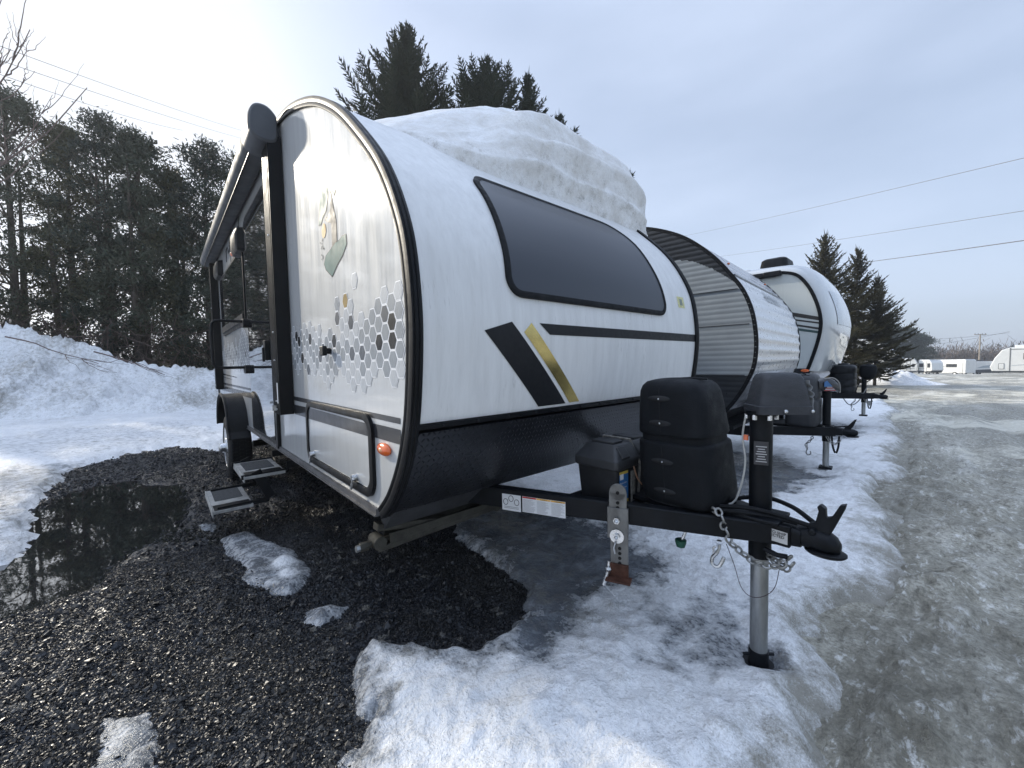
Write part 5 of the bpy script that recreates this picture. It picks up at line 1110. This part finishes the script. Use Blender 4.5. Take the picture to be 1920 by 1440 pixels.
rv('travel_trailer','large white travel trailer with bulging nose and snow on its roof at the right edge','travel trailer',(1.85,64.4,-.19),R(-2),[(.15,.55),(9,.55),(9,2.95),(1.3,2.95),(.75,2.7),(.30,1.9),(.0,1.0)],2.5,
 [('win',2.15,3.55,1.75,2.35),('band',[(1.25,.56),(1.33,.56),(1.33,2.9),(1.25,2.9)],RVG,'edge_trim'),('band',[(1.3,2.72),(9,2.72),(9,2.78),(1.3,2.78)],RVG),('band',[(1.4,1.1),(3.0,1.25),(6.0,1.9),(6.0,1.96),(3.0,1.31),(1.4,1.14)],RVS),('door',.55,.95,.75,1.35),('box',(4.6,1.25,3.06),(6.0,2.2,.26),SNW,'roof_snow'),('wheel',5.0,5.9),('band',[(.15,.45),(9,.45),(9,.56),(.15,.56)],RVD,'chassis')])
# ================================================================ vegetation
def leaf_mat(name,c,var=.35,rough=.6):
    t=NT(name);n=t.noise(1.1,None,4,.6);n2=t.noise(9,None,2,.5)
    col=t.ramp(n,[(.3,tuple(x*(1-var) for x in c)),(.7,tuple(x*(1+var) for x in c))]);col=t.mix(t.ramp(n2,[(.55,0),(.75,.35)]),col,(.075,.06,.035))
    return t.set(base=col,rough=rough,spec=.3)
SPRB=leaf_mat('browner_needles',(.075,.068,.036));SPR=leaf_mat('spruce_needles',(.035,.048,.030));CED=leaf_mat('cedar_foliage',(.055,.068,.046));PIN=leaf_mat('pine_needles',(.052,.068,.040));CED2=leaf_mat('cedar_foliage_olive',(.075,.078,.042));CED3=leaf_mat('cedar_foliage_dark',(.038,.052,.040));BRK_=pm('bark',(.085,.07,.058),.85,0,.35,8,.6,40,stretch=(1,1,.3));TWG=pm('twig_bark',(.13,.095,.085),.8,0,.3,6)
def blades(O,D,L,Wd,g,cross=True):
    """thin tapered blades from origins O along D"""
    n=len(O);D=D/np.linalg.norm(D,axis=1)[:,None];r=g.normal(size=(n,3));S=np.cross(D,r);S/=np.linalg.norm(S,axis=1)[:,None]+1e-9
    def q(S):
        A=O-S*(Wd*.35)[:,None];B=O+S*(Wd*.35)[:,None];M_=O+D*(L*.55)[:,None];C=M_+S*(Wd*.5)[:,None];E=M_-S*(Wd*.5)[:,None];T=O+D*L[:,None]
        return np.stack([A,B,C,T,E],1)
    Q=q(S)
    if cross: Q=np.concatenate([Q,q(np.cross(D,S))])
    m=len(Q);V=Q.reshape(-1,3);a=np.arange(m)*5
    F=np.concatenate([np.stack([a,a+1,a+2,a+4],1),np.stack([a+4,a+2,a+3,a+3],1)])
    return V,F
def leafmesh(name,V,F,mat,parent):
    # last corner repeated -> triangles
    tri=F[:,2]==F[:,3];T=F[tri][:,:3];Q=F[~tri];T2_=np.concatenate([T,Q[:,[0,1,2]],Q[:,[0,2,3]]])
    return bigmesh(name,V,T2_,mat,smooth=False,parent=parent)
def spruce(loc,H,Rb,seed,label,lean=0,dens=1.0,group='spruce trees',z0=.4,fine=1.0,tops=(),ex=1.0,mat=None):
    g=np.random.default_rng(seed);root=empty('spruce_tree',loc,0,label,'spruce tree',group)
    tr=MB();tr.tube([(lean*t*t,0,-.3+ (H+.3)*t) for t in np.linspace(0,1,12)],[max(.012,.17*H/12*(1-t)) for t in np.linspace(0,1,12)],8)
    for (tx,ty,tz0,tz1) in tops: tr.tube([(0,0,tz0-.8),(tx*.6,ty*.6,tz0-.2),(tx,ty,tz0+.3),(tx,ty,tz1)],[.05,.045,.035,.01],6)
    tr.build('trunk',BRK_,root)
    O=[];D=[];L=[];Wd=[]
    stems=[(0,0,z0,H,Rb)]+[(tx,ty,tz0,tz1,(tz1-tz0)*.38) for tx,ty,tz0,tz1 in tops]
    for sx,sy,a0,a1,rb in stems:
        z=a0
        while z<a1-.05:
            t=(z-a0)/(a1-a0);tg=(z/H) if sx==0 and sy==0 else t
            nb=g.integers(5,8)
            for k in range(int(nb*dens)+ (1 if g.random()<.5 else 0)):
                az=g.uniform(0,2*math.pi);l=rb*((1-t)**ex)*(.45+.55*min(1,t/.22))*g.uniform(.5,1.15)+.18
                el=math.radians(-10+62*t**1.1+g.uniform(-14,14));m=max(4,int(l/.085*fine))
                s=np.linspace(.03,1,m);droop=-.16*l*np.sin(s*2.3)*(1-t)+.22*l*s**2
                cx_=sx+lean*(z/H)**2+np.cos(az)*math.cos(el)*l*s;cy_=sy+np.sin(az)*math.cos(el)*l*s;cz_=z+math.sin(el)*l*s+droop
                P=np.stack([cx_,cy_,cz_],1);Tn=np.gradient(P,axis=0)
                Tn/=np.linalg.norm(Tn,axis=1)[:,None]+1e-9
                O.append(P);D.append(Tn);L.append(np.full(m,.17*1/fine));Wd.append(np.full(m,.032))
                for sd in (-1,1):
                    side=np.cross(Tn,[0,0,1])*sd;side/=np.linalg.norm(side,axis=1)[:,None]+1e-9
                    for rep in range(3):
                        dd=Tn*g.uniform(.5,1.0,(m,1))+side*g.uniform(.6,1.0,(m,1))+np.array([0,0,1])*g.uniform(-.35,.45,(m,1))
                        ll=np.clip(.40*l*(1-s)**.5,.10,.36)*g.uniform(.5,1.25,m);O.append(P+g.normal(0,.015,P.shape));D.append(dd);L.append(ll);Wd.append(np.full(m,.024)+.012*g.random(m))
            z+=g.uniform(.13,.24)*(1.25-.5*t)
        # leader shoots
        for k in range(7):
            O.append(np.array([[sx+lean,sy,a1-.08*k]]));D.append(np.array([[g.normal()*.28*k/4,g.normal()*.28*k/4,1]]));L.append(np.array([.55-.04*k]));Wd.append(np.array([.03]))
    O=np.vstack(O);D=np.vstack(D);L=np.concatenate(L);Wd=np.concatenate(Wd);D=D+g.normal(0,.12,D.shape)
    V,F=blades(O,D,L,Wd,g);leafmesh('crown',V,F,mat or SPR,root);return root
def clumptree(name,loc,H,Rb,zb,seed,label,cat,group,mat,nclump=170,per=110,leaf=.15,lw=.05,stems=3,flat=1.0,topw=.5,spread=.42,up=.4):
    g=np.random.default_rng(seed);root=empty(name,loc,0,label,cat,group);tr=MB()
    st=[(0,0)]+[(g.uniform(-.5,.5)*Rb*.5,g.uniform(-.5,.5)*Rb*.5) for _ in range(stems-1)]
    for sx,sy in st:
        h=H*g.uniform(.75,.95);tr.tube([(sx*.5,sy*.5,-.5),(sx*.8,sy*.8,h*.25),(sx,sy,h*.6),(sx*1.1,sy*1.1,h)],[.13,.11,.07,.015],8)
    C=[]
    while len(C)<nclump:
        t=g.random()**.85;z=zb+(H-zb)*t;env=Rb*(topw+(1-topw)*(1-t))*(1-t**4)**.6*min(1,.45+t*2.2)
        a=g.uniform(0,6.283);r=env*math.sqrt(g.random())*(1+.22*math.sin(3*a+seed))
        C.append((r*math.cos(a),r*math.sin(a),z,env))
    O=[];D=[]
    for cx,cy,cz,env in C:
        n=int(per*g.uniform(.6,1.3));s=spread*g.uniform(.6,1.25)
        P=np.array([cx,cy,cz])+g.normal(0,1,(n,3))*np.array([s,s,s*.6*flat]);O.append(P)
        out=np.array([cx,cy,0])/(env+.2);D.append(g.normal(0,.55,(n,3))+out*.7+np.array([0,0,up]))
        if g.random()<.35: tr.tube([(st[0][0],st[0][1],max(.4,cz-.6)),(cx*.6,cy*.6,cz-.15),(cx,cy,cz)],[.035,.025,.01],5,False)
    tr.build('trunk',BRK_,root);O=np.vstack(O);D=np.vstack(D);n=len(O);L=leaf*g.uniform(.6,1.4,n);Wd=lw*g.uniform(.7,1.3,n)
    V,F=blades(O,D,L,Wd,g,False);leafmesh('crown',V,F,mat,root);return root
# tall spruces behind the camper
spruce((-14.3,7.35,0),13.9,6.0,11,'tallest spruce, single spire rising left of the roof snow',dens=1.15,z0=3,group='spruce trees behind the white camper')
spruce((-13.1,10.3,0),13.4,6.8,12,'spruce with two ragged tops rising directly behind the roof snow',dens=1.1,z0=3,tops=[(1.0,1.35,8.0,12.9),(1.9,2.2,8.0,11.2)],group='spruce trees behind the white camper')
spruce((-5.0,26.6,0),7.9,3.5,13,'browner spruce directly behind the nose of the third trailer',z0=.3,group='spruce trees behind the third trailer',fine=.85,dens=.85,mat=SPRB)
spruce((-4.0,29.0,0),7.3,3.0,14,'middle spruce of the three behind the third trailer',z0=.5,group='spruce trees behind the third trailer',fine=.85,dens=.85,mat=SPRB)
spruce((-3.25,30.0,0),5.8,2.1,15,'shortest spruce, rightmost of the three behind the third trailer',z0=.6,group='spruce trees behind the third trailer',fine=.85,dens=.85,mat=SPRB)
# evergreen screen behind the snow bank
EV=[(-21.0,-3.6,10.3,2.2,'evergreen at the left edge of the picture below the bare branches'),(-21.2,-2.3,9.6,1.7,'narrow dark evergreen, second from the left edge'),(-20.4,-1.35,10.0,1.8,'tall evergreen with forked top in the middle of the hedge row'),(-19.8,-.45,9.7,1.6,'evergreen just right of the forked one'),
 (-20.3,.45,8.7,1.5,'lower evergreen at the dip in the hedge row'),(-19.3,1.45,9.9,1.7,'pointed evergreen left of the camper awning'),(-18.7,2.6,9.3,1.7,'evergreen half hidden by the camper awning'),
 (-18.0,4.2,7.6,1.8,'evergreen hidden behind the camper body'),(-21.6,-5.7,9.2,2.0,'evergreen outside the left edge'),(-22.2,-8.1,9.0,2.1,'evergreen far outside the left edge')]
for i,(x,y,h,r,l) in enumerate(EV):
    clumptree('evergreen_tree',(x,y,0),h,r*1.12,.9,30+i,l,'evergreen tree','evergreens in a row behind the snow bank',(CED,CED2,CED3)[i%3],nclump=138,per=135,leaf=.14,lw=.038,stems=3,topw=.45,spread=.24)
# brushy undergrowth between the trunks
g=np.random.default_rng(5);n=5200;O=np.stack([g.uniform(-22.5,-17.6,n),g.uniform(-9,7,n),g.uniform(.1,2.6,n)],1);D=g.normal(0,1,(n,3));D[:,2]+=.4
V,F=blades(O,D,g.uniform(.3,1.1,n),g.uniform(.012,.03,n),g,True);o=leafmesh('underbrush',V,F,TWG,None);tag(o,'tangled leafless brush under the evergreens','brush',kind='stuff')
# bare tree reaching in from the left
root=empty('bare_tree',(-15.6,-3.9,.2),0,'leafless tree whose curved branches reach in at the upper left corner','bare tree');tr=MB()
tr.tube([(0,0,-.3),(.1,.05,3),(.35,.25,5.5),(.6,.5,8)],[.11,.09,.06,.03],8);tr.build('trunk',TWG,root);br=MB();g=random.Random(6);base=np.array([-15.6,-3.9,.2])
def shoot(p,q,bow,r,d):
    p=np.array(p,float);q=np.array(q,float);pts=[]
    for t in np.linspace(0,1,12): pts.append(p+(q-p)*t+np.array([0,0,-bow*4*t*(1-t)])+np.array([g.gauss(0,.012),g.gauss(0,.012),0]))
    br.tube([a-base for a in pts],[r*(1-.75*i/11) for i in range(12)],5,False)
    if d:
        for k in range(4 if d>1 else 3):
            i=g.randint(3,9);l=np.linalg.norm(q-p)*g.uniform(.28,.5);e=pts[i]+(q-p)/np.linalg.norm(q-p)*l*.75+np.array([g.uniform(-.5,.5),g.uniform(-.6,.6),g.uniform(.15,.9)])*l*.8;shoot(pts[i],e,bow*.45,r*.55,d-1)
for p,q,bw,r in (((-15.3,-3.7,5.5),(-13.3,-1.06,7.55),.55,.030),((-15.2,-3.6,6.2),(-13.5,-1.9,8.5),.35,.028),((-15.2,-3.6,6.8),(-13.6,-2.2,8.0),.30,.024),((-15.2,-3.5,7.0),(-14.3,-2.4,9.4),.25,.026),((-15.3,-3.7,5.0),(-13.8,-1.5,6.7),.40,.022),((-15.1,-3.4,7.8),(-14.6,-2.7,9.9),.15,.02)): shoot(p,q,bw,r,2)
br.build('branches',TWG,root,recalc=False)
# far pines, woods, pole
for i,(x,y,h,r,l) in enumerate([(-17.3,126,10.6,4.0,'broad pine, leftmost of the far pine clump'),(-14.2,129,11.9,4.0,'highest pine of the far clump behind the fifth wheel'),(-11.6,132,11.7,3.6,'pine in the middle of the far clump'),(-9.0,134,10.8,3.3,'pine right of the middle of the far clump'),(-6.9,136,9.5,2.8,'layered pine at the right end of the far clump')]):
    clumptree('pine_tree',(x,y,-1.2),h,r,.6,60+i,l,'pine tree','pines beyond the parked trailers',PIN,nclump=150,per=60,leaf=.5,lw=.12,stems=1,flat=.45,topw=.5,spread=.65)
def woods(name,label,n,r0,r1,a0,a1,h0,h1,mat,seed,lw,ll,up,dens=90):
    g=np.random.default_rng(seed);O=[];D=[]
    for i in range(n):
        a=g.uniform(a0,a1);r=g.uniform(r0,r1);x,y=r*math.cos(a),r*math.sin(a);h=g.uniform(h0,h1)*(1+.25*math.sin(a*9)+.15*math.sin(a*31));w_=h*g.uniform(.20,.34);m=dens
        P=g.normal(0,1,(m,3))*np.array([w_*.6,w_*.6,h*.23])+np.array([x,y,-1.6+h*.5]);P[:,2]=np.clip(P[:,2],-1.8,h);O.append(P);d=g.normal(0,.5,(m,3))+np.array([0,0,up]);D.append(d)
    O=np.vstack(O);D=np.vstack(D);n=len(O);V,F=blades(O,D,ll*g.uniform(.5,1.4,n),lw*g.uniform(.6,1.4,n),g,False);return tag(leafmesh(name,V,F,mat,None),label,'woods',kind='stuff')
woods('far_bare_woods','brownish leafless woods along the horizon',1500,170,235,R(-10),R(190),5.0,7.4,pm('far_twigs',(.10,.078,.062),.85,0,.3,.2),5,.12,1.7,.9,150)
woods('far_evergreen_woods','dark evergreens scattered through the far woods',420,165,230,R(-10),R(190),4.8,7.2,leaf_mat('far_needles',(.04,.05,.035)),6,.28,.8,.2,260)
PW=pm('weathered_pole_wood',(.33,.28,.22),.8,0,.25,4,.3,20)
up_=empty('utility_pole',(2.7,154.7,-1.3),AX,'wooden utility pole with one crossarm above the far motorhomes','utility pole')
mb=MB();mb.cyl((0,0,-1),(0,0,9.9),.17,.12,12);mb.build('pole',PW,up_)
mb=MB();mb.box((0,0,9.75),(3.0,.16,.16));ca=mb.build('crossarm',PW,up_)
for x_ in (-1.35,-.5,.5,1.35): MB().cyl((x_,0,9.83),(x_,0,10.05),.06,n=8).build('insulator',GRYCOV,ca)
CAB=pm('overhead_cable',(.10,.095,.10),.6)
def cable(a,b,sag,r,label,group):
    a=np.array(a,float);b=np.array(b,float);u=b-a;a2=a-u*.35;b2=b+u*.35
    pts=[a2+(b2-a2)*t-np.array([0,0,4*sag*t*(1-t)]) for t in np.linspace(0,1,40)]
    c=(a2+b2)/2;mb=MB();mb.tube([p-c for p in pts],r,5);o=mb.build('power_line',CAB);o.location=c
    tag(o,label,'power line',group)
cable((1.41,26.4,9.6),(-22.9,50.8,17.9),.25,.012,'highest overhead cable crossing the sky at right','overhead cables on the right')
cable((1.65,29.6,8.2),(-20.2,53.7,15.1),.2,.012,'middle overhead cable passing behind the spruce top','overhead cables on the right')
cable((1.87,32.8,7.4),(-10.1,57.4,12.35),.1,.024,'lowest and thickest overhead cable at right','overhead cables on the right')
cable((-22.77,-3.92,12.8),(-49.2,6.3,25.6),.3,.011,'top wire of the three above the evergreen row','wires above the evergreen row')
cable((-22.76,-3.94,12.3),(-49.2,6.25,24.8),.3,.011,'middle wire of the three above the evergreen row','wires above the evergreen row')
cable((-22.74,-3.96,11.8),(-40.6,.5,19.8),.3,.011,'bottom wire of the three above the evergreen row','wires above the evergreen row')
cable((-15,120,6.9),(1.9,153.8,8.55),.8,.03,'thin upper line running from the pines to the utility pole','lines to the utility pole')
cable((-15,120,5.0),(1.9,153.9,8.3),1.2,.03,'thin lower line running from the pines to the utility pole','lines to the utility pole')
# lattice fence seen through the hedge
lf=empty('lattice_fence',(-20.0,1.3,0),R(98),'weathered lattice fence seen low between the evergreen trunks','fence')
mb=MB()
for k in range(-6,26):
    for s in (1,-1):
        x0=k*.16;a=np.array([x0,0.0+.01*s,1.0]);b=np.array([x0+s*1.0,.01*s,2.0])
        if s<0:a[0]+=0
        u=b-a
        if -.2<x0<3.2: oriented((a+b)/2,(np.linalg.norm(u),.012,.035),u,mb=mb)
mb.build('lattice',PW,lf)
mb=MB();mb.box((1.5,0,2.02),(4.6,.07,.06));mb.box((1.5,0,.98),(4.6,.07,.06));mb.build('rail',PW,lf)
for x_ in (-.7,3.7): MB().box((x_,0,1.0),(.10,.10,2.2)).build('post',PW,lf)
# fallen branches on the bank
def fallen(loc,rz,seed,label,L=2.2):
    g=random.Random(seed);mb=MB()
    def gr(p,a,l,r,d):
        pts=[np.array(p,float)];aa=a
        for i in range(6): aa+=g.gauss(0,.16);pts.append(pts[-1]+np.array([math.cos(aa)*l/6,math.sin(aa)*l/6,g.gauss(0,.025)*l]))
        mb.tube(pts,[r*(1-.6*i/6) for i in range(7)],5)
        if d:
            for j in range(3): gr(pts[g.randint(1,5)],aa+g.choice((-1,1))*g.uniform(.4,1.0),l*g.uniform(.4,.65),r*.55,d-1)
    gr((0,0,0),0,L,.018,2);o=mb.build('fallen_branch',TWG);o.location=loc;o.rotation_euler=(0,R(24),rz);tag(o,label,'branch','twigs lying on the snow bank')
fallen((-14.9,-2.75,1.95),R(60),3,'reddish branch sprawling across the left of the snow bank',1.9)
fallen((-14.6,-1.3,1.62),R(85),4,'thin forked branch on the snow bank nearer the camper',1.5)
# snow lumps by the far spruces
for (x,y,h,r,l,s) in ((-2.6,32.5,.75,1.3,'rounded heap of cleared snow right of the spruces',1),(-4.6,45,.8,1.8,'low snow heap in front of the fifth wheel',2)):
    X,Y=gridmesh(lin(-r*1.8,r*1.8,.09),lin(-r*1.8,r*1.8,.09));h_=h*np.exp(-(X**2+Y**2)/r**2)+.30*np.abs(fbm(X,Y,.6,4,90+s))*np.exp(-(X**2+Y**2)/(r*1.2)**2)-.06
    V,F,at=compact(np.stack([X,Y,h_],-1).reshape(-1,3),gridfaces(*X.shape,h_>-.05),{'ice':np.full(X.shape,.1),'dirt':np.full(X.shape,.3)})
    o=bigmesh('snow_heap',V,F,M_SNOW,at);o.location=(x,y,0);tag(o,l,'snow heap')

# thin winter air over the whole lot
hz=MB().box((0,0,18.5),(892,892,45));M_H=bpy.data.materials.new('air_haze');M_H.use_nodes=True;n_=M_H.node_tree.nodes
for x in list(n_):
    if x.type=='BSDF_PRINCIPLED': n_.remove(x)
pv=n_.new('ShaderNodeVolumePrincipled');pv.inputs['Density'].default_value=.0013;pv.inputs['Color'].default_value=(.90,.94,1,1);pv.inputs['Anisotropy'].default_value=.45
M_H.node_tree.links.new(pv.outputs[0],[x for x in n_ if x.type=='OUTPUT_MATERIAL'][0].inputs['Volume'])
tag(hz.build('haze',M_H,smooth=False),'thin pale winter haze over the lot','haze',kind='stuff')
